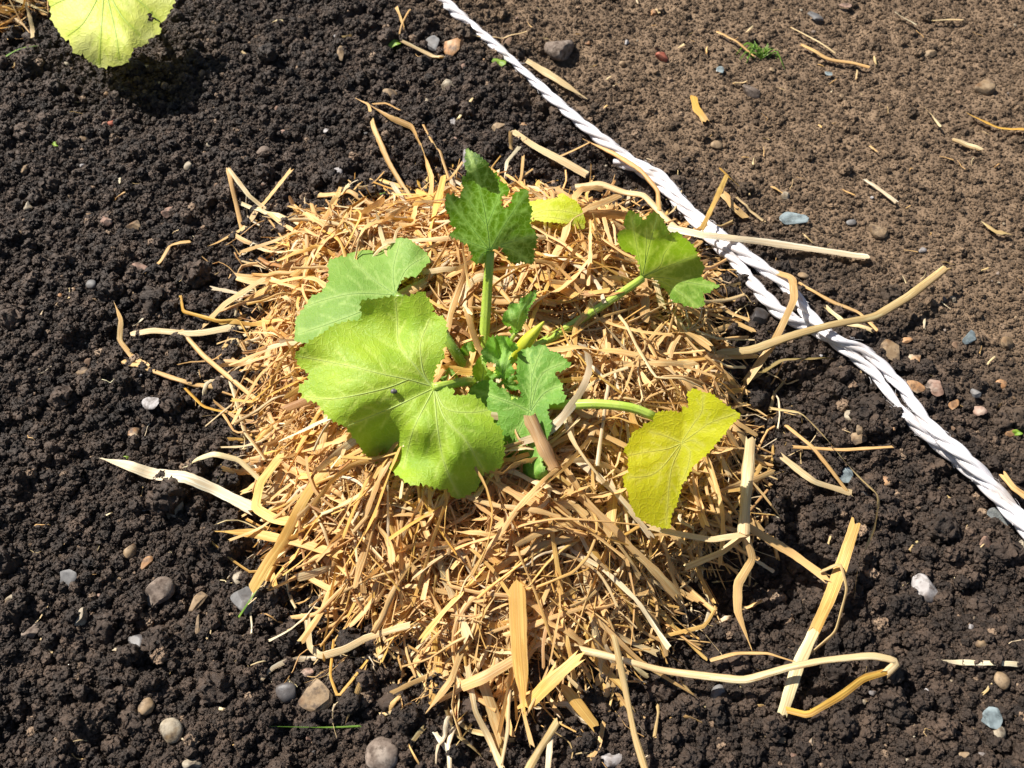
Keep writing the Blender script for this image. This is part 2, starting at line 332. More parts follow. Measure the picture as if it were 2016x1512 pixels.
# ------------------------------------------------------------------ ground
FX0, FX1, FY0, FY1, ST = -0.66, 0.66, -0.40, 0.62, 0.0021
fx = np.arange(FX0, FX1, ST); fy = np.arange(FY0, FY1, ST)
X, Y = np.meshgrid(fx, fy, indexing='ij')
def rope_d(x, y): return RN[0] * x + RN[1] * y - RC
rdist = rope_d(X, Y); tilled = 1 - sstep(-0.02, 0.10, rdist)
Z = fbm(X, Y, 0.16, 11, 3) * 0.016 * (0.35 + 0.65 * tilled) + fbm(X, Y, 0.030, 21, 4) * (0.0028 + 0.0082 * tilled)
hol = P(1150, 340, 0); Z -= 0.014 * np.exp(-(((X - hol[0]) / 0.06) ** 2 + ((Y - hol[1]) / 0.03) ** 2))
hol = P(1480, 1180, 0); Z -= 0.012 * np.exp(-(((X - hol[0]) / 0.06) ** 2 + ((Y - hol[1]) / 0.06) ** 2))
hol = P(1560, 760, 0); Z -= 0.010 * np.exp(-(((X - hol[0]) / 0.03) ** 2 + ((Y - hol[1]) / 0.05) ** 2))
sdm = msd(X, Y)
def splat(x, y, r, h):
    i0 = max(0, int((x - 1.3 * r - FX0) / ST)); i1 = min(len(fx), int((x + 1.3 * r - FX0) / ST) + 2); j0 = max(0, int((y - 1.3 * r - FY0) / ST)); j1 = min(len(fy), int((y + 1.3 * r - FY0) / ST) + 2)
    if i1 <= i0 or j1 <= j0: return
    xs = X[i0:i1, j0:j1]; ys = Y[i0:i1, j0:j1]
    d = np.hypot(xs - x, ys - y) / r * (1 + 0.7 * value_noise(xs, ys, r * 0.7, int(x * 1e5) % 1000 + 5))
    base = Z[min(len(fx) - 1, max(0, int((x - FX0) / ST))), min(len(fy) - 1, max(0, int((y - FY0) / ST)))]
    Z[i0:i1, j0:j1] = np.maximum(Z[i0:i1, j0:j1], np.where(d < 1, base - 0.001 + h * np.sqrt(np.clip(1 - d * d, 0, 1)), -1))
for _ in range(1500):
    x = rng.uniform(FX0, FX1); y = rng.uniform(FY0, FY1); rr = float(rope_d(x, y)); sd = float(msd(x, y))
    tl = 1 - float(sstep(-0.02, 0.08, rr))
    if rng.random() > 0.12 + 0.88 * tl: continue
    near = math.exp(-max(0, -sd) / 0.10) + (0.6 if y < -0.1 else 0)
    if rng.random() > 0.25 + near: continue
    r = rng.uniform(0.003, 0.006) + rng.random() ** 4 * 0.010 * min(1, near)
    if y > 0.25: r *= 0.8
    splat(x, y, r, r * rng.uniform(0.6, 1.0))
CLODS = [(470,845,34),(420,890,30),(455,945,30),(400,925,22),(500,870,22),(330,955,24),(250,770,18),(225,745,16),(445,1160,24),(420,1070,22),(380,1060,18),(540,1210,26),(560,1150,24),(480,1290,34),(520,1300,26),(330,1290,30),(150,1300,26),(250,1195,28),(620,1000,16),(1650,750,24),(1595,735,20),(1905,760,26),(1870,745,30),(1660,860,22),(1700,845,18),(870,1480,24),(900,1500,26),(850,1290,18),(700,1270,18),(820,1340,20),(60,130,26),(130,70,22),(20,270,20),(190,470,18),(690,30,30),(720,60,24),(1020,200,20),(1000,165,18),(1060,205,18),(930,205,20)]
for (cx, cy, cr) in CLODS:
    p = P(cx, cy, 0); r = cr * pxsize(p); splat(p[0], p[1], r, r * 0.85)
Z += fbm(X, Y, 0.006, 51, 2) * 0.0016
def ground(x, y): return lookup(Z, fx, fy, x, y)

gx = np.r_[-np.geomspace(25, 0.7, 14), fx, np.geomspace(0.7, 25, 14)]; gy = np.r_[-np.geomspace(25, 0.44, 14), fy, np.geomspace(0.66, 25, 14)]
ZZ = np.zeros((len(gx), len(gy))); ZZ[14:-14, 14:-14] = Z
GXX, GYY = np.meshgrid(gx, gy, indexing='ij'); nx, ny = GXX.shape
V = np.stack([GXX, GYY, ZZ], -1).reshape(-1, 3).astype(np.float32)
ii = np.arange(nx - 1)[:, None] * ny; jj = np.arange(ny - 1)[None]
Q = np.stack([ii + jj, ii + ny + jj, ii + ny + jj + 1, ii + jj + 1], -1).reshape(-1, 4).astype(np.int32)
me = bpy.data.meshes.new('soil'); me.vertices.add(len(V)); me.vertices.foreach_set('co', V.ravel())
me.loops.add(Q.size); me.loops.foreach_set('vertex_index', Q.ravel()); me.polygons.add(len(Q)); me.polygons.foreach_set('loop_start', np.arange(0, Q.size, 4, dtype=np.int32))
me.update(calc_edges=True); me.polygons.foreach_set('use_smooth', np.ones(len(Q), bool)); me.materials.append(M_SOIL)
soil = bpy.data.objects.new('soil', me); C.objects.link(soil)
tag(soil, 'dark crumbly garden soil, drier and browner to the right of the rope', None, kind='structure')

# ------------------------------------------------------------------ straw
PAL = {'stub': (0.84, 0.60, 0.34), 'gold': (0.87, 0.59, 0.18), 'peach': (0.88, 0.61, 0.27), 'tan': (0.80, 0.58, 0.27), 'pale': (0.88, 0.76, 0.47), 'white': (0.88, 0.82, 0.64), 'khaki': (0.70, 0.58, 0.30),
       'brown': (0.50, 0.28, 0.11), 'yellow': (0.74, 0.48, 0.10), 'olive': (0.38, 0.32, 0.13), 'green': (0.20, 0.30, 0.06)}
SHARP = [0.12]
def cornercut(p, n=2):
    p = np.asarray(p, float); f = SHARP[0]
    for _ in range(n):
        o = [p[0]]
        for a, b, c in zip(p[:-2], p[1:-1], p[2:]): o += [b + (a - b) * f, b + (c - b) * f]
        p = np.array(o + [p[-1]]); f = 0.3
    return p
def straw_geo(path, width, col, kind='stem', n=None, twist=None, tilt=None, point=None, crinkle=1.0):
    """path: world points; width in metres"""
    path = np.asarray(path, float); L = np.linalg.norm(np.diff(path, axis=0), axis=1).sum()
    n = n or max(7, min(70, int(L / 0.0028)))
    pth = resample(cornercut(path, 1), n); t = np.linspace(0, 1, n)
    twist = random.gauss(0, 0.8) if twist is None else twist; tilt = random.gauss(0, 0.45) if tilt is None else tilt
    wv = width / 2 * (1 + 0.10 * np.sin(t * random.uniform(4, 12) + random.random() * 6))
    if crinkle: wv = wv * (1 + 0.13 * crinkle * np.random.default_rng(random.randint(0, 10 ** 6)).normal(0, 1, n).clip(-1.5, 1.5))
    if point in ('start', 'both'): wv = wv * np.clip(t / 0.22, 0.12, 1)
    if point in ('end', 'both'): wv = wv * np.clip((1 - t) / 0.3, 0.12, 1)
    if kind == 'ribbon':
        V, F, uv = sweep(pth, wv, wv * random.uniform(0.05, 0.26), 5, twist, tilt, closed=False, jit=0.20 * crinkle)
    else:
        V, F, uv = sweep(pth, wv, wv * random.uniform(0.22, 0.40), 5 if width < 0.0012 else 7, twist, tilt, jit=0.10 * crinkle)
    k = len(V) // n
    T0 = pth[0] - pth[1]; T1 = pth[-1] - pth[-2]; T0 /= np.linalg.norm(T0) + 1e-9; T1 /= np.linalg.norm(T1) + 1e-9     # torn ends
    jag = np.array([random.uniform(-0.2, 0.75) for _ in range(2 * k)]) * width
    V[:k] += T0 * jag[:k, None]; V[-k:] += T1 * jag[k:, None]
    c = np.ones((len(V), 4)); c[:, :3] = np.clip(np.array(col) * np.array([1, 1, 1]) * random.uniform(0.85, 1.12), 0, 0.9)
    fade = np.repeat(1 + 0.12 * np.sin(t * random.uniform(2, 7) + random.random() * 6), k); c[:, :3] *= fade[:, None]
    return V, F, uv, c
def straw_obj(name, g, parent=None):
    V, F, uv, c = g; return mesh_obj(name, V, F, M_STRAW, parent, attrs={'suv': uv, 'col': c})

def pick_col(x, y, top):
    r = random.random(); right = 1 / (1 + math.exp(-(x - 0.02 - y * 0.35) / 0.05))       # colour shifts towards khaki at the bottom right of the heap
    if r < 0.34: c = PAL['peach']
    elif r < 0.56: c = PAL['gold']
    elif r < 0.74: c = PAL['tan']
    elif r < 0.88: c = PAL['pale']
    elif r < 0.92: c = PAL['white']
    elif r < 0.97: c = PAL['brown']
    else: c = PAL['yellow']
    c = np.array(c); k = np.array(PAL['khaki'])
    return c * (1 - 0.28 * right) + k * 0.28 * right

def mound_straws(n, center, sdfun, hfun, xr, yr, edge=0.0, size=1.0, fine=0.38):
    out = []
    while len(out) < n:
        x = random.uniform(*xr); y = random.uniform(*yr); sd = float(sdfun(x, y))
        if sd < edge: continue
        if sd < 0.02 and random.random() > 0.35 + sd / 0.03: continue
        f = random.random() ** 0.6
        rad = math.atan2(y - center[1], x - center[0]); k = math.exp(-max(sd, 0) / 0.03)
        th = rad + random.gauss(0, 0.7) if random.random() < 0.15 + 0.35 * k else random.uniform(0, 2 * math.pi)
        ty = random.random()
        if ty < 0.050: wd = random.choice([random.uniform(0.0015, 0.0034), random.uniform(0.0015, 0.0034), random.uniform(0.0035, 0.0062)]); L = random.uniform(0.05, 0.125); f = random.uniform(0.88, 1.10)
        elif ty < (1 - fine) * 0.44: wd = random.uniform(0.0018, 0.0046); L = random.uniform(0.022, 0.10)
        elif ty < 1 - fine: wd = random.uniform(0.0009, 0.0019); L = random.uniform(0.025, 0.10)
        else: wd = random.uniform(0.0003, 0.0009); L = random.uniform(0.012, 0.06)
        wd *= size
        m = 8; s = np.linspace(-0.5, 0.5, m) * L
        ang = th + np.cumsum(np.random.default_rng(len(out)).normal(0, 0.05 if wd > 0.002 else 0.12 if wd > 0.0009 else 0.34, m))
        if (wd < 0.0024 or ty < 0.05) and random.random() < 0.5: ang = ang + random.choice([-1, 1]) * np.linspace(0, random.uniform(0.6, 2.4), m) ** 1.2
        if random.random() < (0.5 if wd < 0.003 else 0.22):
            q = random.randint(2, m - 2); ang[q:] += random.choice([-1, 1]) * random.uniform(0.35, 1.3)
        dxy = np.stack([np.cos(ang), np.sin(ang)], 1) * (L / (m - 1)); pts = np.cumsum(dxy, 0); pts -= pts[m // 2]; pts += (x, y)
        h = hfun(pts[:, 0], pts[:, 1]); hc = float(hfun(np.array([x]), np.array([y]))[0])
        lay = np.maximum(0.6 * h + 0.4 * hc, 0) * f
        gz = ground(pts[:, 0], pts[:, 1])
        slope = random.gauss(0, 0.10); arch = random.uniform(-0.1, 0.25) * L * (0.5 if ty > 0.05 else 0.7)
        z = gz * 0.5 + lay + 0.002 + slope * s + arch * (0.25 - (s / L) ** 2) * 2 + (random.gauss(0.001, 0.002) if f > 0.7 else 0)
        if wd > 0.0016: z = z + np.random.default_rng(len(out) + 7).normal(0, 0.0009, m)
        if wd < 0.0009: z = z + np.random.default_rng(len(out) + 99).normal(0, 0.0012, m).cumsum() * 0.5
        z = np.maximum(z, gz + wd * 0.3)
        path = np.column_stack([pts, z])
        kind = 'ribbon' if (wd > 0.0036 or (wd > 0.0014 and random.random() < 0.65)) else 'stem'
        g = straw_geo(path, wd, pick_col(x, y, f), kind, n=8 if wd < 0.0009 else 13 if L < 0.05 else 20, tilt=random.gauss(0, 0.5))
        out.append((wd * L * (0.4 + f) ** 2, g))
    return out

def build_mound(root, straws, n_single, stuffname):
    straws.sort(key=lambda q: -q[0])
    for _, g in straws[:n_single]: straw_obj('straw', g, root)
    Vs, Fs, Us, Cs = [], [], [], []; off = 0
    for _, (V, F, uv, c) in straws[n_single:]:
        Vs.append(V); Fs.append(F + off); Us.append(uv); Cs.append(c); off += len(V)
    o = mesh_obj(stuffname, np.vstack(Vs), np.vstack(Fs), M_STRAW, root, attrs={'suv': np.vstack(Us), 'col': np.vstack(Cs)})
    o['kind'] = 'stuff'; return o
MC = P(1000, 830, 0)
mound = thing('straw_mulch', 'golden heap of tangled straw mulch around the courgette plant in the middle', 'straw', (MC[0], MC[1], 0))
rim = []
while len(rim) < 330:
    px = random.uniform(380, 1680); py = random.uniform(400, 1440); q = P(px, py, 0); sd = float(msd(q[0], q[1])); n_s = len(rim)
    if not (-0.035 < sd < 0.008) or random.random() > math.exp(min(0, sd) / 0.018): continue
    L = random.uniform(0.012, 0.05); th = random.uniform(0, 6.28); m = 5; ang = th + np.cumsum(np.random.default_rng(n_s).normal(0, 0.35, m))
    pts = np.cumsum(np.stack([np.cos(ang), np.sin(ang)], 1) * L / m, 0) + q[:2]
    z = ground(pts[:, 0], pts[:, 1]) + 0.002 + np.abs(np.random.default_rng(n_s + 5).normal(0, 0.004, m))
    rim.append((0, straw_geo(np.column_stack([pts, z]), random.choice([0.0005, 0.0008, 0.0012, 0.0018, 0.003]), PAL[random.choice(['tan', 'pale', 'peach', 'khaki', 'white'])], random.choice(['stem', 'ribbon']), n=9)))
build_mound(mound, mound_straws(11500, MC, msd, mound_h, (-0.25, 0.22), (-0.27, 0.20), fine=0.50) + rim, 290, 'straw_litter')

# second heap in the top left corner
M2 = P(-70, -30, 0)
def sd2(x, y): return 0.105 - np.hypot((x - M2[0]) / 1.0, (y - M2[1]) / 0.9)
def h2(x, y): return 0.035 * np.clip(sd2(np.asarray(x), np.asarray(y)) / 0.06, 0, 1) ** 0.7
mound2 = thing('straw_mulch', 'corner of a second straw heap under the pale leaf at top left', 'straw', (M2[0], M2[1], 0))
build_mound(mound2, mound_straws(900, M2, sd2, h2, (M2[0] - 0.11, M2[0] + 0.11), (M2[1] - 0.1, M2[1] + 0.1), size=0.9), 60, 'straw_litter')

# ------------------------------------------------------------------ loose straws that can be told apart
# (label, [(px, py, height above soil in mm)], width px, colour, kind, pointed)
LS = [
 ('wide pale folded straw blade lying on dark soil left of the heap', [(200,903,6),(262,918,13),(300,935,9),(365,938,16),(425,965,9),(495,1000,14)], 25,'white','ribbon','start'),
 ('pale arched straw over clods just right of the wide folded blade', [(365,922,4),(385,905,14),(420,893,18),(470,905,16),(512,945,14)], 11,'pale','ribbon','start'),
 ('thin zigzag orange straw, farthest left beside the heap', [(228,602,5),(238,630,9),(235,670,9),(262,705,7),(292,724,5)], 11,'tan','ribbon','start'),
 ('tan straw with a split end left of the big leaf', [(248,715,5),(300,730,9),(370,755,8),(435,768,4)], 12,'tan','stem',None),
 ('thin mustard straw bent over clods left of the heap', [(365,765,8),(400,800,10),(425,808,8),(480,815,6)], 8,'yellow','stem',None),
 ('straight tan straw slanting into the left side of the heap', [(360,655,5),(400,700,10),(460,750,14),(520,800,18)], 11,'tan','stem',None),
 ('flat straw with curled tip pointing left above the zigzag straw', [(265,657,7),(300,650,9),(370,657,8),(400,655,8),(490,638,14)], 14,'pale','ribbon',None),
 ('angular yellow straw with two sharp bends at the upper left edge', [(358,590,4),(360,613,10),(432,633,14),(470,630,15),(500,682,10)], 8,'yellow','stem',None),
 ('thick tan straw leaning out of the heap towards lower left', [(388,655,5),(440,600,16),(520,548,28)], 15,'tan','ribbon','start'),
 ('slim tan straw parallel below the thick leaning one', [(435,612,8),(470,600,12),(530,580,20)], 10,'tan','stem',None),
 ('pale jointed stalk running down the left edge of the heap', [(455,748,8),(470,800,12),(482,850,14),(522,905,20)], 12,'pale','stem',None),
 ('short bent tan straw alone on soil beside a pink stone', [(372,477,6),(335,482,9),(318,512,7),(290,543,3)], 10,'tan','ribbon',None),
 ('upright arm of the V-shaped straw at the upper left of the heap', [(450,333,22),(457,368,17),(478,455,6)], 10,'tan','stem',None),
 ('pale arm of the V-shaped straw at the upper left', [(451,334,22),(490,385,15),(522,412,10)], 9,'pale','ribbon',None),
 ('tan straw crossing the V-shaped one from upper right', [(572,335,18),(520,400,12),(480,450,8),(415,485,4)], 11,'tan','ribbon',None),
 ('pale flat straw under the V-shaped straws', [(474,400,8),(530,425,8),(602,450,10)], 11,'pale','ribbon',None),
 ('wavy tan straw along the upper left rim of the heap', [(630,385,8),(668,383,10),(710,393,14),(760,412,18),(790,440,22)], 12,'tan','stem',None),
 ('longest straw pointing up from the top of the heap', [(700,195,5),(726,205,10),(735,250,12),(765,320,14),(795,370,18),(815,400,22)], 13,'tan','stem','start'),
 ('broad husk-like straw arching right at the top of the heap', [(728,207,10),(770,232,11),(812,250,10),(830,290,14),(850,350,18),(850,388,24)], 13,'peach','ribbon','start'),
 ('frayed fibre at the tip of the longest upper straw', [(735,205,9),(760,203,7),(778,212,6),(786,219,4)], 5,'tan','stem',None),
 ('thin straw right of the arching husk', [(835,252,4),(870,310,12),(884,352,20)], 7,'tan','stem',None),
 ('pale straw tipped with a husk, right of the upright dark leaf', [(1010,262,6),(1060,292,8),(1110,318,9),(1150,341,8)], 15,'pale','ribbon',None),
 ('short stub beside the husk-tipped straw', [(1005,262,12),(1006,300,2)], 9,'tan','ribbon',None),
 ('whitish curled straw strip behind the upright dark leaf', [(1022,290,8),(998,318,16),(993,352,14)], 8,'white','ribbon','end'),
 ('twisted brown strip beside the whitish curl', [(1030,308,8),(1027,345,14),(1018,372,18)], 7,'tan','ribbon',None),
 ('thin straw running up to the rope from the hollow', [(1098,310,4),(1130,296,8),(1160,281,8)], 6,'tan','stem',None),
 ('tan straw draped over the end of the rope', [(1150,275,6),(1210,303,16),(1262,335,22),(1295,375,22),(1297,412,20)], 10,'peach','stem','start'),
 ('pale straw arching over the top right of the heap', [(1140,368,16),(1180,361,22),(1230,380,22),(1268,384,22),(1310,430,22),(1335,452,20)], 15,'pale','stem',None),
 ('long flat pale straw lying across the rope to the right', [(1318,450,24),(1385,462,26),(1500,476,14),(1600,490,10),(1704,506,5)], 17,'white','ribbon',None),
 ('golden straw standing over the rope by the long flat straw', [(1430,347,18),(1405,402,26),(1382,450,28)], 11,'gold','ribbon',None),
 ('thin yellow straw tip above the golden one by the rope', [(1418,332,18),(1435,348,18),(1454,366,8)], 7,'yellow','ribbon',None),
 ('short broad straw chip beside the rope', [(1424,390,4),(1445,410,5),(1467,427,4)], 16,'tan','ribbon',None),
 ('slim pale straw next to the broad chip beside the rope', [(1450,397,3),(1502,437,3)], 7,'pale','stem',None),
 ('long golden straw crossing the rope from lower left to upper right', [(1420,695,20),(1480,690,24),(1560,660,30),(1640,638,28),(1720,625,22),(1790,583,20),(1862,527,22)], 18,'khaki','stem',None),
 ('bent tan straw arching over both ropes', [(1508,530,10),(1560,546,26),(1564,588,30),(1540,640,30),(1520,680,22),(1468,752,12)], 16,'tan','ribbon',None),
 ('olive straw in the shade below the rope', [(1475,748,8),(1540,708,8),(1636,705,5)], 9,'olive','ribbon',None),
 ('long pale jointed straw hanging off the right side of the heap', [(1520,805,22),(1577,812,22),(1620,855,20),(1680,930,18),(1731,976,20),(1722,1040,18),(1690,1110,12),(1680,1178,4)], 11,'khaki','ribbon',None),
 ('thin straw behind the long jointed one at right', [(1550,840,16),(1600,880,14),(1640,930,10),(1667,966,6)], 9,'tan','stem',None),
 ('pale straw with torn end on dark soil right of the heap', [(1540,900,14),(1600,948,10),(1672,970,5)], 15,'pale','ribbon',None),
 ('slender level straw crossing the jointed one at right', [(1562,880,12),(1660,886,16),(1754,880,6)], 8,'tan','stem',None),
 ('short straw right of the rope ending near the tan wedge stone', [(1628,605,8),(1660,640,4),(1712,657,3)], 9,'pale','ribbon',None),
 ('thin straw parallel to the rope on its right side', [(1575,560,6),(1640,595,6),(1690,620,4),(1722,655,2)], 8,'tan','stem',None),
 ('thick upright jointed stalk on the right of the heap', [(1478,868,44),(1470,960,42),(1464,1052,36)], 25,'pale','stem',None),
 ('pale curved straw leaving the thick stalk towards the left', [(1464,1052,36),(1400,1063,36),(1330,1050,38),(1280,1038,40)], 14,'pale','ribbon',None),
 ('straw fork pointing lower left from the thick stalk', [(1470,1048,35),(1420,1088,26),(1350,1117,20)], 16,'khaki','ribbon',None),
 ('twisted tan straw hanging below the thick stalk', [(1468,1052,35),(1482,1100,26),(1452,1150,18),(1452,1205,12),(1477,1272,4)], 18,'tan','ribbon','end'),
 ('wide tan straw bridging from the heap to the golden blade', [(1478,1040,30),(1560,1090,24),(1625,1137,22)], 20,'tan','ribbon',None),
 ('broad golden blade standing at the lower right', [(1683,1033,30),(1658,1110,26),(1632,1180,18),(1603,1242,12)], 25,'gold','ribbon',None),
 ('loose fibre curled round the broad golden blade', [(1618,1125,24),(1655,1108,30),(1668,1160,26),(1645,1245,16),(1592,1290,8)], 8,'khaki','stem',None),
 ('white sheath end of the lower right straw loop', [(1603,1242,12),(1570,1312,12),(1543,1396,10)], 24,'pale','ribbon',None),
 ('golden lower half of the straw loop at lower right', [(1543,1396,10),(1590,1408,11),(1655,1370,16),(1700,1335,20),(1745,1322,22)], 15,'yellow','ribbon',None),
 ('long thick straw with a folded end, lower right', [(1745,1325,22),(1770,1302,24),(1720,1290,26),(1620,1300,24),(1550,1315,22),(1465,1340,18),(1380,1330,18),(1300,1320,20),(1230,1300,22),(1150,1280,26)], 17,'pale','stem',None),
 ('thin arched straw above the long thick lower right one', [(1400,1300,12),(1450,1286,16),(1512,1286,16),(1562,1302,18)], 9,'tan','stem',None),
 ('very thin greenish straw slanting to a white bit at lower right', [(1335,1335,14),(1370,1375,8),(1404,1406,3)], 5,'khaki','stem',None),
 ('long straw stalk running down out of the bottom edge', [(1210,1255,32),(1230,1350,24),(1250,1450,18),(1275,1530,14)], 14,'khaki','stem',None),
 ('broadest flat straw pointing straight down at the bottom of the heap', [(1018,1165,44),(1022,1280,34),(1032,1397,20)], 36,'gold','ribbon','end'),
 ('broad golden straw meeting the broadest one at its tip', [(1035,1392,16),(1080,1345,24),(1138,1295,30)], 28,'gold','ribbon',None),
 ('tan straw with pointed end at the lower left of the bottom fringe', [(905,1290,28),(888,1340,20),(840,1402,8)], 15,'tan','ribbon','end'),
 ('white straw running down between the bottom fringe straws', [(920,1310,24),(935,1400,14),(962,1452,10),(988,1512,8)], 13,'pale','ribbon',None),
 ('wide tan straw under the white one at the bottom', [(950,1340,20),(970,1400,14),(987,1455,8)], 24,'tan','ribbon',None),
 ('thin pale straw hanging at the bottom centre', [(1003,1360,18),(1000,1440,14),(988,1500,10)], 8,'pale','stem',None),
 ('pinkish wide straw slanting across the bottom fringe', [(908,1352,20),(950,1335,26),(1010,1300,30)], 24,'peach','ribbon',None),
 ('golden straw stub right of the bottom fringe', [(1115,1358,18),(1140,1390,14),(1168,1425,10)], 24,'gold','ribbon',None),
 ('white strip at the very bottom edge', [(1085,1440,12),(1078,1520,8)], 13,'white','ribbon',None),
 ('olive straw beside the white strip at the bottom edge', [(1095,1425,14),(1060,1480,10),(1035,1525,8)], 17,'khaki','stem',None),
 ('pale hooked straw at the lower left of the heap', [(605,1222,14),(610,1275,8),(632,1292,9),(680,1278,12),(722,1255,16),(800,1232,22)], 15,'pale','ribbon',None),
 ('thin tan straw above the hooked one at lower left', [(577,1216,6),(622,1210,12),(672,1160,20)], 10,'tan','stem',None),
 ('thin yellow V-shaped straw below the hooked one', [(657,1262,8),(650,1330,8),(667,1376,5),(692,1340,8),(722,1302,10)], 7,'yellow','stem',None),
 ('husk-like pinkish straw below the yellow V', [(720,1315,10),(703,1365,8),(682,1420,4)], 13,'peach','ribbon','both'),
 ('wide straw blade with a pointed tip at the lower left of the heap', [(428,1046,10),(500,1050,14),(580,1066,20),(665,1090,28)], 19,'gold','ribbon','start'),
 ('big kinked straw on the left edge of the heap', [(555,895,28),(512,950,20),(502,1000,16),(540,1022,18),(600,1030,22),(655,1040,28)], 22,'gold','ribbon',None),
 ('bent straw poking out of the lower left heap edge', [(650,1080,28),(595,1110,16),(612,1140,12),(650,1160,14)], 13,'peach','ribbon',None),
 ('small golden straw chip below the pointed blade', [(527,1108,4),(543,1157,3)], 14,'gold','ribbon',None),
 ('cut brown straw tube leaning on the lowest green leaf', [(1048,832,82),(1068,875,76),(1092,925,62)], 30,'stub','stem',None),
 ('pale bent straw between the pale leaf and the upright leaf', [(785,578,62),(840,548,64),(880,515,62),(902,478,58)], 13,'white','stem',None),
 ('pale split straw leaning against the main stem', [(878,626,58),(915,650,54),(955,678,50)], 18,'pale','ribbon',None),
 ('level straw behind the upright leaf stalk', [(890,580,40),(960,572,46),(1055,570,44)], 18,'khaki','ribbon',None),
 ('pale straw with a dark tip lying at the right edge', [(1845,1302,4),(1960,1308,6),(2030,1314,5)], 11,'white','ribbon','start'),
 ('golden split straw at the upper right edge', [(1905,224,4),(1965,252,6),(2030,258,5)], 10,'yellow','ribbon','start'),
 ('folded yellow straw chip on brown soil', [(1366,193,5),(1370,218,3),(1386,240,3)], 15,'yellow','ribbon',None),
 ('pale straw stick pointing to the tan lumpy stone', [(1703,357,3),(1761,401,3)], 8,'white','stem',None),
 ('short straight straw on brown soil at the far right', [(1878,280,3),(1927,298,3)], 10,'pale','stem',None),
 ('thin straw left of the grass tuft', [(1413,64,4),(1450,85,4),(1482,112,3)], 6,'peach','stem',None),
 ('thin straw above and right of the grass tuft', [(1557,54,5),(1600,76,5),(1642,104,4)], 6,'pale','stem',None),
 ('wavy straw right of the grass tuft', [(1578,92,4),(1630,118,4),(1680,124,5),(1708,132,4)], 8,'tan','stem',None),
 ('whitish forked straw on brown soil near the top edge', [(1762,30,3),(1798,53,3)], 9,'white','ribbon',None),
 ('small level straw right of the forked one', [(1835,46,3),(1892,43,3)], 6,'pale','stem',None),
 ('straw splinter left of the golden split straw', [(1820,217,3),(1835,232,4),(1847,252,3)], 8,'pale','ribbon',None),
 ('curved husk on brown soil at the right', [(1933,440,3),(1958,458,4),(1986,464,3)], 11,'khaki','ribbon','both'),
 ('yellow straw lying above the rope next to the grey rock', [(1036,119,6),(1090,152,5),(1150,191,4)], 15,'pale','ribbon','end'),
 ('pale straw left of the orange-brown stone', [(794,82,5),(830,100,6),(869,119,4)], 11,'pale','stem',None),
 ('short pale straw above the upright leaf', [(928,196,3),(903,237,3)], 9,'pale','stem',None),
 ('thin straw crossing behind the rope at the top', [(905,72,4),(960,78,5),(990,78,6),(1035,63,5)], 6,'pale','stem',None),
 ('small upright straw near the top centre', [(781,22,6),(795,58,3)], 8,'tan','ribbon',None),
 ('small slanting straw beside the upright one at top', [(808,28,5),(787,65,3)], 6,'tan','stem',None),
 ('pale strip lying across the rope at the right edge', [(1975,935,16),(1995,960,20),(2030,985,18)], 16,'peach','ribbon',None),
]
SHARP[0] = 0.07
for (lab, pts, wpx, c, kind, pnt) in LS:
    p = []
    for (px, py, h) in pts:
        q = P(px, py, 0.0); z = float(ground(q[0], q[1])); q = P(px, py, z * 0.6 + h / 1000)
        gz = float(ground(q[0], q[1])); 
        if q[2] < gz + 0.0015: q = P(px, py, gz + 0.0015)
        p.append(q)
    wd = wpx * pxsize(p[len(p) // 2]) * 0.95
    p = cornercut(p, 1); p = resample(p, 40); gz = ground(p[:, 0], p[:, 1]); p[:, 2] = np.maximum(p[:, 2], gz + 0.0052)
    p[:, 2] = np.convolve(np.r_[p[:1, 2], p[:1, 2], p[:, 2], p[-1:, 2], p[-1:, 2]], np.ones(5) / 5, 'valid')
    g = straw_geo(p, wd, PAL[c], kind, twist=random.gauss(0, 0.35 if wpx < 14 else 0.15), tilt=random.gauss(0, 0.25) if wpx < 14 else -0.15, point=pnt, crinkle=0.45 if wpx < 14 else 0.22)
    tag(straw_obj('straw', g), lab, 'straw', 'loose straws strewn around the heap')

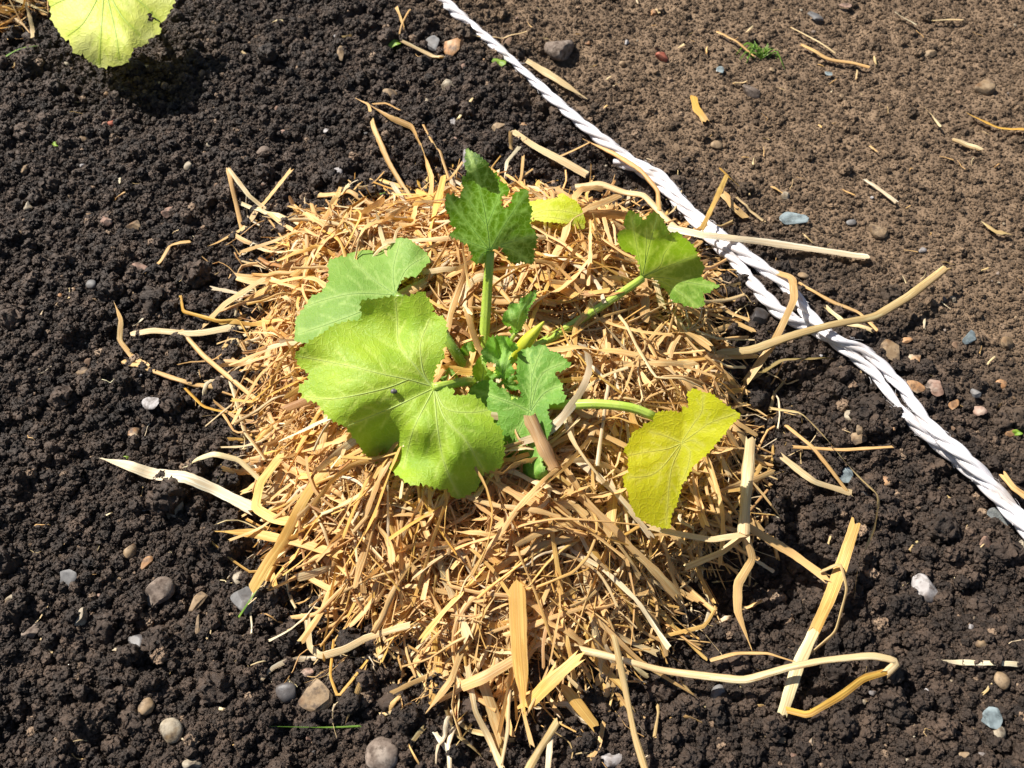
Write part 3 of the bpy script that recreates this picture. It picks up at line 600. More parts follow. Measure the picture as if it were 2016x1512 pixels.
# landmarks used to say where the small scraps and grit lie
LAND = [(1100,105,'the large grey rock'),(893,98,'the angular orange-brown stone'),(884,172,'the cream stone near the upper rope'),(768,188,'the flat tan stone above the heap'),(1302,116,'the dull reddish stone'),
 (1603,41,'the blue-grey flake'),(1478,186,'the grey-brown stone'),(1936,178,'the potato-shaped stone'),(1500,105,'the grass tuft'),(1376,215,'the folded yellow straw chip'),(1560,437,'the triangular glass shard'),(1727,459,'the lumpy tan stone'),
 (1750,694,'the wedge-shaped stone'),(1902,671,'the pale blue glass chip'),(1836,772,'the flat stone pair'),(1676,822,'the cream notched stone'),(1972,1020,'the clear glass shard'),(1818,1166,'the pinkish white stone'),(1970,1342,'the round buff pebble'),(1945,1418,'the half-buried glass'),
 (1650,1380,'the straw loop'),(222,245,'the red brick bit'),(200,110,'the lime leaf'),(57,411,'the buff ring-like stone'),(240,440,'the pinkish cream stone'),(521,304,'the rounded grey stone'),(665,345,'the lilac-white pebble'),(276,528,'the pink oval stone'),(165,735,'the buff stone at middle left'),
 (300,802,'the pale flake with roots'),(258,1087,'the two golden pebbles'),(139,1146,'the chalky grey flake'),(318,1170,'the half-sunk grey stone'),(488,1188,'the grey flint flake'),(276,1270,'the dark slate piece'),(290,1393,'the tan stone with a hollow'),(340,1441,'the cream banded stone'),
 (628,1382,'the triangular buff flake'),(753,1487,'the biggest grey pebble'),(1203,1498,'the whitish rough stone'),(300,940,'the wide folded straw'),(560,80,'the bare soil at top centre left'),(1900,297,'the short straight straw'),(1730,380,'the pale straw stick'),(1958,458,'the curved husk'),(400,180,'the shaded soil below the lime leaf'),(450,640,'the heap on its left side')]
def where(px, py):
    lx, ly, nm = min(LAND, key=lambda l: (l[0] - px) ** 2 + (l[1] - py) ** 2); dx, dy = px - lx, py - ly; d = math.hypot(dx, dy)
    a = ('right of' if dx > 0 else 'left of') if abs(dx) > 1.6 * abs(dy) else ('below' if dy > 0 else 'above') if abs(dy) > 1.6 * abs(dx) else ('below and ' if dy > 0 else 'above and ') + ('right of' if dx > 0 else 'left of')
    return ('just ' if d < 45 else 'well ' if d > 120 else '') + a + ' ' + nm
def scrap(px, py, L, wd, col, lab, grp, thin):
    q = P(px, py, 0); th = random.uniform(0, 6.28); m = 4; ang = th + np.cumsum(np.random.default_rng(int(px * 7 + py)).normal(0, 0.5 if thin else 0.15, m))
    pts = np.cumsum(np.stack([np.cos(ang), np.sin(ang)], 1) * L / m, 0) + q[:2]; z = ground(pts[:, 0], pts[:, 1]) + 0.0026 + wd * 0.4
    lab = '%s %s straw scrap %s' % ('thread-thin' if thin else 'short' if L < 0.009 else 'longish', {'pale': 'cream', 'peach': 'golden'}.get(col, col), where(px, py))
    tag(straw_obj('straw_scrap', straw_geo(np.column_stack([pts, z]), wd, PAL[col], random.choice(['stem', 'ribbon']), n=7)), lab, 'straw', grp)
n_s = 0
while n_s < 190:
    px = random.uniform(0, 2016); py = random.uniform(0, 1512); q = P(px, py, 0)
    if float(msd(q[0], q[1])) > -0.02: continue
    right = rope_d(q[0], q[1]) > 0.02
    if not right and random.random() < 0.6: continue
    thin = random.random() < 0.55
    scrap(px, py, random.uniform(0.004, 0.016), random.uniform(0.0004, 0.0008) if thin else random.uniform(0.001, 0.0022), random.choice(['tan', 'pale', 'pale', 'white', 'peach', 'khaki']),
          None, 'straw scraps right of the rope' if right else 'straw scraps left of the rope', thin); n_s += 1

# ------------------------------------------------------------------ the courgette plant
def tps(ctrl):
    c = np.array(ctrl, float); n = len(c); xy = c[:, :2] / 100.0
    def K(a, b):
        r2 = ((a[:, None] - b[None]) ** 2).sum(-1); return np.where(r2 > 0, 0.5 * r2 * np.log(r2 + 1e-12), 0)
    A = np.zeros((n + 3, n + 3)); A[:n, :n] = K(xy, xy) + 1e-3 * np.eye(n); A[:n, n] = 1; A[:n, n + 1:] = xy; A[n:, :n] = A[:n, n:].T
    sol = np.linalg.solve(A, np.r_[c[:, 2], 0, 0, 0])
    def f(p):
        q = np.asarray(p, float) / 100.0; return K(q, xy) @ sol[:n] + sol[n] + q @ sol[n + 1:]
    return f
def seg_dist(p, poly):
    d = np.full(len(p), 1e9)
    for a, b in zip(poly[:-1], poly[1:]):
        ab = b - a; t = np.clip(((p - a) @ ab) / (ab @ ab + 1e-9), 0, 1); d = np.minimum(d, np.linalg.norm(p - a - t[:, None] * ab, axis=1))
    return d
class Leaf:
    def __init__(self, outline, center, zc, normal, veins, ctrl=None, step=4.5, teeth=3.0, tooth_len=9, bulge=0.9, ripple=1.5, vein_r=1.0, seed=1, fold=None, bend=None):
        r = random.Random(seed); self.n = np.array(normal, float); self.n /= np.linalg.norm(self.n)
        self.c = np.array(center, float); self.p0 = P(center[0], center[1], zc); self.ctrl = tps(ctrl) if ctrl and len(ctrl) >= 3 else None
        self.R = float(np.linalg.norm(np.array(outline, float) - self.c, axis=1).max()); self.fold = fold; self.ripple = ripple; self.seed = seed
        o = np.array(outline, float); o = np.vstack([o, o[:1]]); pts = []
        for a, b in zip(o[:-1], o[1:]):
            L = np.linalg.norm(b - a); k = max(1, int(round(L / tooth_len)))
            for i in range(k): pts.append(a + (b - a) * i / k)
        pts = np.array(pts); area = 0.5 * np.sum(pts[:, 0] * np.roll(pts[:, 1], -1) - np.roll(pts[:, 0], -1) * pts[:, 1]); sg = 1 if area > 0 else -1
        fine = []; m = len(pts)
        for i in range(m):
            a, b = pts[i], pts[(i + 1) % m]; e = b - a; L = np.linalg.norm(e) + 1e-9; nn = np.array([e[1], -e[0]]) / L * sg
            fine.append(a); amp = teeth * r.uniform(0.3, 1.15) * min(1, L / tooth_len)
            fine.append(a + e * 0.38 + nn * amp * 0.35); fine.append(a + e * 0.66 + nn * amp)
        fine = np.array(fine); self.outline = fine
        lo, hi = fine.min(0), fine.max(0); g = []
        for yy in np.arange(lo[1], hi[1], step):
            for xx in np.arange(lo[0] + (step / 2 if int((yy - lo[1]) / step) % 2 else 0), hi[0], step): g.append((xx + r.uniform(-.6, .6), yy + r.uniform(-.6, .6)))
        g = np.array(g); sd = poly_sd(g, fine); g = g[sd > step * 0.55]
        allp = np.vstack([fine, g]); nf = len(fine)
        res = delaunay_2d_cdt([Vector(p) for p in allp], [], [list(range(nf))], 1, 1e-4)
        self.pt = np.array([tuple(v) for v in res[0]]); self.F = [f for f in res[2]]
        self.main = [catmull(np.array(v, float), 22) for v in veins]; sec = []
        for v in self.main:
            L = np.linalg.norm(np.diff(v, axis=0), axis=1).sum()
            if L < 40: continue
            for q, i in enumerate(range(4, 20, 3)):
                T = v[i + 1] - v[i - 1]; T /= np.linalg.norm(T) + 1e-9; s = 1 if q % 2 else -1; a = s * r.uniform(0.6, 0.95)
                d = np.array([T[0] * math.cos(a) - T[1] * math.sin(a), T[0] * math.sin(a) + T[1] * math.cos(a)]); ll = L * r.uniform(0.22, 0.36) * (1 - i / 30)
                d2 = d * 0.8 + T * 0.45; sec.append(np.array([v[i], v[i] + d * ll * 0.5, v[i] + d * ll * 0.5 + d2 * ll * 0.5]))
        self.sec = sec; self.bulge = bulge; self.vein_r = vein_r
    def off(self, p):
        p = np.asarray(p, float); o = np.zeros(len(p))
        if self.ctrl: o = o + self.ctrl(p) / 1000
        if self.fold:
            for (a, b, sl, sr, soft) in self.fold:
                a = np.array(a, float); b = np.array(b, float); e = (b - a) / np.linalg.norm(b - a); nn = np.array([-e[1], e[0]]); d = (p - a) @ nn
                k = np.sqrt(d * d + soft * soft) - soft; o = o + np.where(d > 0, sr, sl) * k * 0.00034
        v = p - self.c; rr = np.linalg.norm(v, axis=1); an = np.arctan2(v[:, 1], v[:, 0])
        o = o + self.ripple / 1000 * (np.sin(an * 7 + self.seed) + 0.6 * np.sin(an * 13 + 2 * self.seed)) * np.clip(rr / self.R, 0, 1) ** 2 * 1.35
        return o
    def quilt(self, p):
        d = np.full(len(p), 1e9)
        for v in self.main: d = np.minimum(d, seg_dist(p, v[::3]))
        d2 = d.copy()
        for v in self.sec: d2 = np.minimum(d2, seg_dist(p, v) * 1.25)
        return d, d2
    def surf(self, p, extra=0.0):
        p = np.asarray(p, float); d = ray(p[:, 0], p[:, 1]); t = ((self.p0 - CAM) @ self.n + self.off(p) + extra) / (d @ self.n)
        return CAM + d * t[:, None]
    def build(self, mat, parent, veinmat, label=None):
        p = self.pt; d, d2 = self.quilt(p)
        ex = self.bulge / 1000 * ((1 - np.exp(-(d / 26) ** 2)) * 0.8 + (1 - np.exp(-(d2 / 11) ** 2)) * 0.30)
        V = self.surf(p, ex); vm = np.maximum(np.exp(-(d / 3.4) ** 2), 0.75 * np.exp(-(d2 / 2.5) ** 2))
        o = mesh_obj('leaf', V, self.F, mat, parent, attrs={'vein': vm, 'suv': np.column_stack([p, np.full(len(p), self.seed * 37.0)])})
        if label: o['label'] = label
        for v in self.main:
            n = len(v); q = self.surf(v, np.full(n, 0.00015)); rr = self.vein_r / 1000 * np.linspace(1, 0.22, n)
            Vv, Ff, uv = sweep(q, rr, rr * 0.45, 6)
            mesh_obj('vein', Vv, Ff, veinmat, o)
        return o
def petiole(pts, r0, r1, mat, parent, name='petiole', n=26, k=21):
    """pts (px,py,z m)"""
    q = catmull(np.array([P(a, b, c) for a, b, c in pts]), n); rr = np.linspace(r0, r1, n) * 0.84
    V, F, uv = sweep(q, rr, rr * 0.92, k, twist=0.5, ridges=0.10)
    V = np.vstack([V, q[:1], q[-1:]]); m = len(V)
    F = [list(f) for f in F] + [[m - 2, (j + 1) % k, j] for j in range(k)] + [[m - 1, (n - 1) * k + j, (n - 1) * k + (j + 1) % k] for j in range(k)]
    o = mesh_obj(name, V, F, mat, parent)
    T, S, N = frames(q); HV, HF = [], []                          # fine stiff hairs
    for _ in range(int(14 * n)):
        i = random.randint(0, n - 1); a = random.uniform(0, 6.28); nn = S[i] * math.cos(a) + N[i] * math.sin(a); b0 = q[i] + nn * rr[i] * 0.9 + T[i] * random.uniform(-1, 1) * 0.0015
        tip = b0 + nn * random.uniform(0.0009, 0.0019) + T[i] * random.gauss(0, 0.0004); e = np.cross(nn, T[i]) * 0.00010; m0 = len(HV)
        HV += [b0 + e, b0 - e, b0 + T[i] * 0.00017, tip]; HF += [[m0, m0 + 1, m0 + 3], [m0 + 1, m0 + 2, m0 + 3], [m0 + 2, m0, m0 + 3]]
    h = mesh_obj('bristles', HV, HF, M_HAIR, o); h['kind'] = 'stuff'
    return o
def Z3(pts, ox, oy, s): return [(ox + a * s, oy + b * s) for a, b in pts]

LM_A = leaf_material('leaf_yellow_green', (0.25, 0.43, 0.026), (0.38, 0.55, 0.040), (0.45, 0.63, 0.02), (0.54, 0.68, 0.15), 0.38, 0.5, 0.3, 0.4)
LM_B = leaf_material('leaf_pale_green', (0.165, 0.315, 0.045), (0.235, 0.40, 0.070), (0.24, 0.44, 0.02), (0.38, 0.52, 0.15), 0.32, 0.55, 0.28, 0.5)
LM_L = leaf_material('leaf_fresh_green', (0.095, 0.25, 0.022), (0.165, 0.36, 0.040), (0.20, 0.44, 0.015), (0.40, 0.58, 0.15), 0.32, 0.55, 0.28, 0.6)
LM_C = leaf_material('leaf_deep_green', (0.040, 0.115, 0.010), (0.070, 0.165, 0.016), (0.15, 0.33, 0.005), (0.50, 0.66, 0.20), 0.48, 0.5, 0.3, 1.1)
LM_E = leaf_material('leaf_mid_green', (0.12, 0.28, 0.022), (0.18, 0.37, 0.04), (0.36, 0.60, 0.012), (0.46, 0.66, 0.16), 0.50, 0.5, 0.35, 0.5)
LM_H = leaf_material('leaf_young_green', (0.075, 0.22, 0.018), (0.13, 0.31, 0.03), (0.20, 0.46, 0.012), (0.36, 0.56, 0.14), 0.40, 0.5, 0.3, 0.9)
LM_D = leaf_material('leaf_yellow', (0.64, 0.69, 0.018), (0.77, 0.78, 0.025), (0.86, 0.88, 0.008), (0.80, 0.80, 0.14), 0.60, 0.55, 0.3, 0.4)
LM_Y = leaf_material('leaf_lemon', (0.46, 0.58, 0.022), (0.60, 0.69, 0.03), (0.72, 0.80, 0.01), (0.74, 0.80, 0.16), 0.45, 0.55, 0.3, 0.4)
LM_M = leaf_material('leaf_bleached', (0.72, 0.78, 0.12), (0.82, 0.84, 0.28), (0.76, 0.76, 0.08), (0.46, 0.60, 0.04), 0.35, 0.5, 0.35, 0.6)
VM_L = simple_mat('vein_light', (0.46, 0.59, 0.13), (0.53, 0.66, 0.19), 0.5, 200, 0.2, 0.3, 0.3)
VM_G = simple_mat('vein_green', (0.32, 0.52, 0.14), (0.44, 0.64, 0.24), 0.5, 200, 0.2, 0.3, 0.6)
VM_Y = simple_mat('vein_yellow', (0.55, 0.58, 0.08), (0.66, 0.66, 0.14), 0.5, 200, 0.2, 0.3, 0.4)

plant = thing('courgette_plant', 'young courgette plant with lobed leaves growing out of the straw heap', 'plant', tuple(STEM))
BASE = (938, 752, 0.030)
S3 = (560, 560, 0.2844)
oA = Z3([(1025,705),(1030,640),(1050,560),(1110,500),(1095,450),(1120,370),(1115,250),(1070,220),(1015,195),(1030,155),(985,90),(950,50),(870,85),(770,85),(680,95),(530,115),(535,190),(545,250),(430,258),(340,290),(200,380),(75,480),(100,560),(170,610),(172,660),(100,710),(140,790),(220,810),(320,930),(430,985),(490,1070),(560,1170),(640,1240),(690,1170),(745,1180),(722,1270),(850,1370),(890,1390),(940,1370),(1020,1395),(1090,1420),(1130,1410),(1160,1470),(1220,1480),(1330,1420),(1380,1300),(1500,1260),(1520,1160),(1500,1000),(1450,960),(1410,870),(1370,820),(1300,765),(1220,770),(1150,772),(1180,735),(1110,715),(1040,720)], *S3)
vA = [Z3(v, *S3) for v in [[(1020,710),(965,620),(945,520),(942,400),(1000,250)],[(1010,700),(870,520),(790,420),(780,250),(768,95)],[(1010,700),(850,655),(680,620),(430,560),(100,495)],[(1015,725),(750,850),(440,978)],[(1025,735),(890,1010),(825,1270)],[(1035,735),(1060,1000),(1110,1250),(1205,1460)],[(1040,730),(1110,930),(1240,1060),(1380,1290)],[(1040,725),(1120,860),(1290,885),(1410,868)],[(860,655),(690,720),(350,790),(150,780)]]]
A = Leaf(oA, (853, 762), 0.096, (-0.02, -0.30, 0.95), vA, ctrl=[(853,762,0),(590,720,-4),(600,690,0),(608,745,-3),(600,780,0),(780,590,4),(725,620,-3),(713,600,2),(870,640,4),(682,838,4),(715,890,-20),(745,910,-24),(765,885,-20),(800,945,-4),(905,975,-14),(985,890,-4),(950,800,0),(720,720,8),(750,790,8),(790,850,-7),(815,850,5),(850,900,-7),(885,900,6),(940,930,-6),(640,660,-2),(820,690,5),(790,650,-3),(910,820,5)], teeth=6.0, tooth_len=12, bulge=1.8, ripple=2.2, vein_r=0.42, seed=3)
A.build(LM_A, plant, VM_L, 'largest leaf, broad and yellow-green, lying over the left of the heap')
petiole([BASE, (912, 752, 0.078), (880, 758, 0.094), (852, 763, 0.0962)], 0.0040, 0.0028, M_STEM, plant)

S1 = (560, 280, 0.2183)
oB = Z3([(1000,1370),(1020,1290),(1075,1215),(1200,1200),(1245,1140),(1310,1060),(1270,990),(1190,930),(1130,880),(1040,860),(960,900),(850,985),(740,975),(630,990),(540,1020),(400,1070),(400,1140),(405,1250),(340,1350),(240,1400),(180,1500)], *S1) + [(583,628),(580,671),(608,676),(650,672),(700,650),(740,620),(765,595)]
vB = [[(778,580),(711,613),(640,640),(588,657)], [(778,580),(774,531),(787,476)], [(778,580),(735,550),(690,508)], [(778,580),(700,578),(640,590),(604,603)], [(778,578),(800,530),(838,504)]]
B = Leaf(oB, (778, 580), 0.074, (-0.16, 0.10, 0.98), vB, ctrl=[(778,580,0),(590,655,-3),(650,520,-2),(700,560,3),(745,495,-6),(787,470,2),(840,505,-3),(820,540,0)], teeth=4.2, tooth_len=11, bulge=1.0, ripple=1.2, vein_r=0.3, seed=5)
B.build(LM_B, plant, VM_G, 'pale bluish-green leaf half hidden behind the largest leaf')
petiole([(940, 755, 0.034), (915, 722, 0.050), (885, 675, 0.066), (840, 615, 0.070), (778, 582, 0.073)], 0.0042, 0.0028, M_STEM_D, plant)

S2 = (850, 280, 0.1587)
oC = Z3([(430,80),(420,170),(405,190),(430,230),(410,290),(440,350),(430,420),(375,440),(380,530),(400,560),(360,640),(400,720),(455,790),(450,822),(400,755),(340,690),(300,670),(180,640),(180,720),(165,770),(190,850),(230,930),(240,1030),(330,1070),(430,1112),(340,1098),(270,1100),(225,1160),(330,1200),(380,1240),(480,1270),(460,1310),(510,1400),(520,1480),(580,1500),(660,1490),(690,1420),(725,1345),(760,1330),(830,1290),(880,1310),(890,1370),(950,1400),(960,1470),(1040,1500),(1100,1470),(1180,1500),(1260,1490),(1270,1400),(1250,1330),(1290,1270),(1300,1160),(1260,1080),(1200,1060),(1230,900),(1240,830),(1200,750),(1195,600),(1140,580),(1090,610),(1020,640),(1000,680),(1000,750),(960,800),(900,830),(860,790),(850,720),(880,640),(950,640),(950,560),(900,510),(830,500),(820,420),(770,380),(710,310),(690,250),(600,190),(570,150),(520,130)], *S2)
vC = [Z3(v, *S2) for v in [[(725,1340),(690,1050),(640,770),(520,300),(440,100)],[(730,1335),(860,1100),(1090,740),(1180,610)],[(715,1335),(510,1080),(280,800),(185,650)],[(710,1335),(520,1260),(240,1155)],[(740,1335),(880,1270),(1070,1215),(1285,1150)],[(685,1040),(800,760),(850,600)],[(660,1010),(500,780),(400,590)],[(700,1345),(620,1400),(580,1490)],[(850,1290),(1000,1330),(1200,1480)]]]
Cc = Leaf(oC, (965, 494), 0.098, (0.22, -0.93, 0.16), vC, ctrl=[(965,494,0),(920,295,-10),(960,400,2),(885,385,-3),(1040,375,-4),(1055,470,3),(930,500,2),(1040,510,12),(935,330,2),(1000,490,4)], step=3.6, teeth=6.0, tooth_len=9, bulge=1.1, ripple=1.0, vein_r=0.26, seed=7)
Cc.build(LM_C, plant, VM_G, 'upright dark green lobed leaf seen against the light')
petiole([(946, 756, 0.035), (952, 680, 0.052), (958, 600, 0.072), (962, 540, 0.088), (965, 494, 0.098)], 0.0042, 0.0034, M_STEM, plant)

oD = Z3([(1060,760),(1205,740),(1280,730),(1330,712),(1400,720),(1470,710),(1560,690),(1580,640),(1640,640),(1700,690),(1780,720),(1830,790),(1870,870),(1900,950),(1895,1070),(1840,1080),(1760,1040),(1700,1005),(1600,1000),(1500,990),(1380,982),(1290,960),(1200,1000),(1130,1080),(1000,1080),(950,1000),(980,900)], *S2)
vD = [Z3(v, *S2) for v in [[(1010,1060),(1250,900),(1500,840),(1870,900)],[(1010,1060),(1300,930),(1600,950),(1880,1050)],[(1010,1060),(1200,850),(1400,760),(1620,660)]]]
D = Leaf(oD, (1010, 448), 0.060, (-0.25, -0.25, 0.93), vD, ctrl=[(1010,448,0),(1150,440,-6),(1100,385,-3),(1080,420,4),(1110,440,3)], teeth=2.6, tooth_len=8, bulge=0.8, ripple=0.8, vein_r=0.3, seed=11)
D.build(LM_Y, plant, VM_Y, 'small yellow leaf behind the upright dark leaf')
petiole([(940, 754, 0.033), (945, 690, 0.036), (968, 600, 0.042), (992, 520, 0.052), (1010, 450, 0.060)], 0.0042, 0.0028, M_STEM, plant)

S6 = (1050, 400, 0.1984)
oE = Z3([(1075,740),(1062,680),(1060,620),(1040,580),(1020,520),(960,490),(900,470),(870,440),(840,370),(840,300),(870,270),(930,265),(900,200),(920,120),(965,70),(1010,100),(1050,130),(1080,160),(1110,190),(1140,120),(1210,90),(1260,130),(1290,190),(1330,250),(1345,310),(1400,290),(1440,290),(1480,340),(1530,370),(1590,430),(1620,510),(1650,570),(1680,600),(1690,660),(1660,720),(1680,760),(1760,780),(1850,830),(1790,840),(1740,890),(1680,880),(1690,970),(1700,1010),(1620,1040),(1540,1020),(1480,1000),(1450,960),(1410,990),(1360,930),(1310,850),(1260,810),(1240,770),(1190,740),(1130,740)], *S6)
vE = [Z3(v, *S6) for v in [[(1080,735),(1040,500),(970,120)],[(1085,730),(1110,600),(1170,350),(1235,120)],[(1090,728),(1250,630),(1300,500),(1390,375)],[(1095,730),(1300,640),(1610,520)],[(1100,735),(1300,740),(1500,780),(1820,830)],[(1105,740),(1280,780),(1450,880),(1620,1020)],[(1110,590),(1120,420),(1125,250)]]]
E = Leaf(oE, (1265, 547), 0.066, (0.42, -0.72, 0.42), vE, ctrl=[(1265,547,0),(1245,425,-2),(1295,425,-1),(1370,510,-2),(1220,460,6),(1330,470,3),(1330,570,14),(1385,600,30),(1410,565,22),(1310,540,2)], teeth=5.0, tooth_len=9, bulge=0.9, ripple=0.8, vein_r=0.26, seed=13)
E.build(LM_E, plant, VM_G, 'green lobed leaf on a long stalk at the right, nearest the rope')
petiole([(950, 752, 0.036), (1010, 708, 0.055), (1075, 672, 0.060), (1180, 605, 0.063), (1265, 548, 0.066)], 0.0040, 0.0031, M_STEM, plant)

S7 = (1100, 740, 0.2116)
oF = Z3([(890,370),(910,345),(980,330),(1060,330),(1150,352),(1150,280),(1190,300),(1210,300),(1205,200),(1190,170),(1260,120),(1330,150),(1420,170),(1490,220),(1560,280),(1650,330),(1690,370),(1600,460),(1530,550),(1450,640),(1380,720),(1240,850),(1170,980),(1140,1010),(1130,1060),(1100,1180),(1050,1280),(1030,1420),(950,1410),(850,1380),(760,1330),(710,1280),(660,1170),(650,1090),(610,1010),(600,930),(650,900),(650,760),(610,690),(650,620),(700,520),(770,490),(820,440),(880,430)], *S7)
vF = [Z3(v, *S7) for v in [[(1140,620),(1250,450),(1330,330),(1340,170)],[(1145,620),(1300,510),(1420,430),(1650,350)],[(1145,625),(1250,600),(1350,650)],[(1145,630),(1220,700),(1200,850),(1150,980)],[(1130,630),(1000,680),(800,710),(650,740)],[(1130,640),(900,900),(640,950)],[(1135,650),(1040,900),(1000,1380)],[(1130,615),(1000,560),(850,520)]]]
F_ = Leaf(oF, (1288, 820), 0.084, (-0.20, -0.43, 0.88), vF, ctrl=[(1288,820,0),(1345,870,-2),(1240,950,3),(1310,1030,-4),(1400,780,4),(1440,815,-3),(1260,860,-3)], teeth=4.0, tooth_len=10, bulge=1.0, ripple=0.9, vein_r=0.24, seed=17, fold=[((1344, 812), (1332, 985), 0.62, 0.10, 6)])
F_.build(LM_D, plant, VM_Y, 'drooping yellow leaf folded along its middle at the lower right')
petiole([(948, 757, 0.036), (1010, 788, 0.058), (1085, 796, 0.069), (1130, 796, 0.077), (1180, 795, 0.082), (1245, 803, 0.084), (1290, 821, 0.081)], 0.0042, 0.0032, M_STEM, plant)

S4 = (850, 560, 0.1587)
oG = Z3([(1300,70),(1220,110),(1160,150),(1100,190),(1085,240),(1020,235),(960,250),(950,310),(900,350),(880,420),(880,470),(920,510),(960,520),(990,500),(1000,560),(960,590),(1050,600),(1110,560),(1130,500),(1190,400),(1165,380),(1200,300),(1250,220),(1290,150)], *S4)
G = Leaf(oG, (1016, 655), 0.070, (0.25, -0.75, 0.45), [Z3(v, *S4) for v in [[(1040,590),(1080,420),(1150,260),(1290,90)],[(1040,580),(1000,450),(960,300)],[(1045,585),(1130,450),(1190,360)]]], ctrl=[(1016,655,0),(1056,572,-4),(1005,610,-3),(1030,610,4),(992,632,5)], step=3, teeth=4.2, tooth_len=6.5, bulge=1.8, ripple=2.6, vein_r=0.22, seed=19)
G.build(LM_H, plant, VM_G, 'tiny young leaf with a pointed tip above the flower bud')
petiole([(950, 750, 0.040), (985, 700, 0.056), (1016, 655, 0.070)], 0.0022, 0.0014, M_STEM, plant)

oH = Z3([(690,690),(730,660),(780,650),(880,640),(950,660),(1000,720),(1040,730),(1070,790),(1020,830),(960,870),(940,930),(990,1010),(1030,1080),(960,1140),(900,1160),(820,1160),(790,1050),(800,980),(740,960),(650,960),(630,880),(610,830),(660,790)], *S4)
Hh = Leaf(oH, (988, 738), 0.078, (0.10, -0.62, 0.70), [Z3(v, *S4) for v in [[(880,1130),(860,960),(800,800),(740,670)],[(880,1130),(880,940),(900,660)],[(880,1120),(950,900),(1040,760)],[(870,1100),(780,930),(640,860)]]], ctrl=[(988,738,0),(960,665,-4),(990,662,6),(1018,685,-4),(950,700,8),(975,690,-6),(1005,735,6),(985,715,4),(1000,670,-3)], step=2.8, teeth=5.0, tooth_len=6.5, bulge=2.4, ripple=5.0, vein_r=0.22, seed=23)
Hh.build(LM_H, plant, VM_G, 'crumpled young leaf at the heart of the plant')
petiole([(945, 754, 0.040), (965, 745, 0.062), (988, 738, 0.078)], 0.0026, 0.0016, M_STEM, plant)

S5 = (900, 640, 0.2381)
oL = Z3([(545,605),(520,520),(490,400),(500,330),(505,220),(560,200),(640,180),(700,165),(740,180),(760,220),(830,230),(880,270),(940,330),(880,370),(790,390),(830,440),(870,500),(860,540),(900,600),(860,640),(760,650),(740,700),(760,770),(780,850),(750,920),(720,1010),(690,1130),(725,1190),(760,1250),(765,1400),(740,1415),(690,1400),(640,1350),(560,1290),(500,1200),(470,1120),(400,1080),(390,1000),(330,900),(250,740),(200,650),(130,590),(90,560),(120,510),(190,470),(250,455),(300,470),(350,530),(380,520),(430,570),(440,620),(500,618)], *S5)
vL = [Z3(v, *S5) for v in [[(600,700),(615,430),(580,210)],[(605,700),(690,420),(880,310)],[(610,705),(720,560),(860,500)],[(590,710),(440,640),(120,530)],[(595,715),(500,900),(480,1090)],[(605,715),(640,950),(700,1130),(740,1390)],[(615,430),(650,320),(710,180)]]]
Ll = Leaf(oL, (1043, 808), 0.076, (0.05, -0.36, 0.93), vL, ctrl=[(1043,808,0),(1050,690,-5),(1110,715,0),(1105,785,4),(1020,700,-6),(925,770,-16),(975,760,-2),(1000,850,-2),(1060,905,3),(1065,930,8),(1080,970,-16),(1030,930,-4),(1075,830,4)], step=3.8, teeth=5.0, tooth_len=10, bulge=1.3, ripple=1.2, vein_r=0.26, seed=29)
Ll.build(LM_L, plant, VM_G, 'green leaf in the centre partly shaded by the largest leaf')
petiole([(946, 757, 0.036), (985, 775, 0.056), (1043, 806, 0.074)], 0.0030, 0.0022, M_STEM, plant)

for kk, (oo, cc, zz, nn, lb) in enumerate([
    ([(930,728),(938,712),(948,700),(956,690),(960,706),(955,722),(966,730),(976,738),(968,752),(952,758),(938,748),(932,740)], (950,752), 0.070, (-0.2, -0.6, 0.75), 'small yellowish bract at the base of the crumpled leaf'),
    ([(856,742),(868,728),(880,724),(892,730),(902,742),(898,752),(884,750),(870,756),(860,752)], (900,750), 0.056, (-0.3, -0.4, 0.85), 'small leaf tucked under the stalk of the largest leaf'),
    ([(985,752),(1000,742),(1018,738),(1034,744),(1040,758),(1024,766),(1006,768),(992,764)], (990,758), 0.064, (0.1, -0.5, 0.85), 'narrow young leaf between the crumpled leaf and the central one'),
    ([(905,690),(916,676),(930,672),(936,690),(934,708),(922,716),(910,706)], (935,712), 0.050, (0.2, -0.7, 0.6), 'small shaded leaf behind the main stem')]):
    lf = Leaf(oo, cc, zz, nn, [[cc, tuple(np.mean(np.array(oo, float), 0)), oo[len(oo) // 3]], [cc, tuple(np.mean(np.array(oo, float), 0)), oo[2]]], step=2.6, teeth=3.4, tooth_len=6, bulge=1.4, ripple=2.6, vein_r=0.2, seed=41 + kk)
    lf.build(LM_E if kk == 0 else LM_H, plant, VM_G, lb)
    petiole([(942, 754, 0.036), ((cc[0] + 942) / 2, (cc[1] + 754) / 2, (zz + 0.036) / 2 + 0.003), (cc[0], cc[1], zz)], 0.0022, 0.0013, M_STEM, plant)
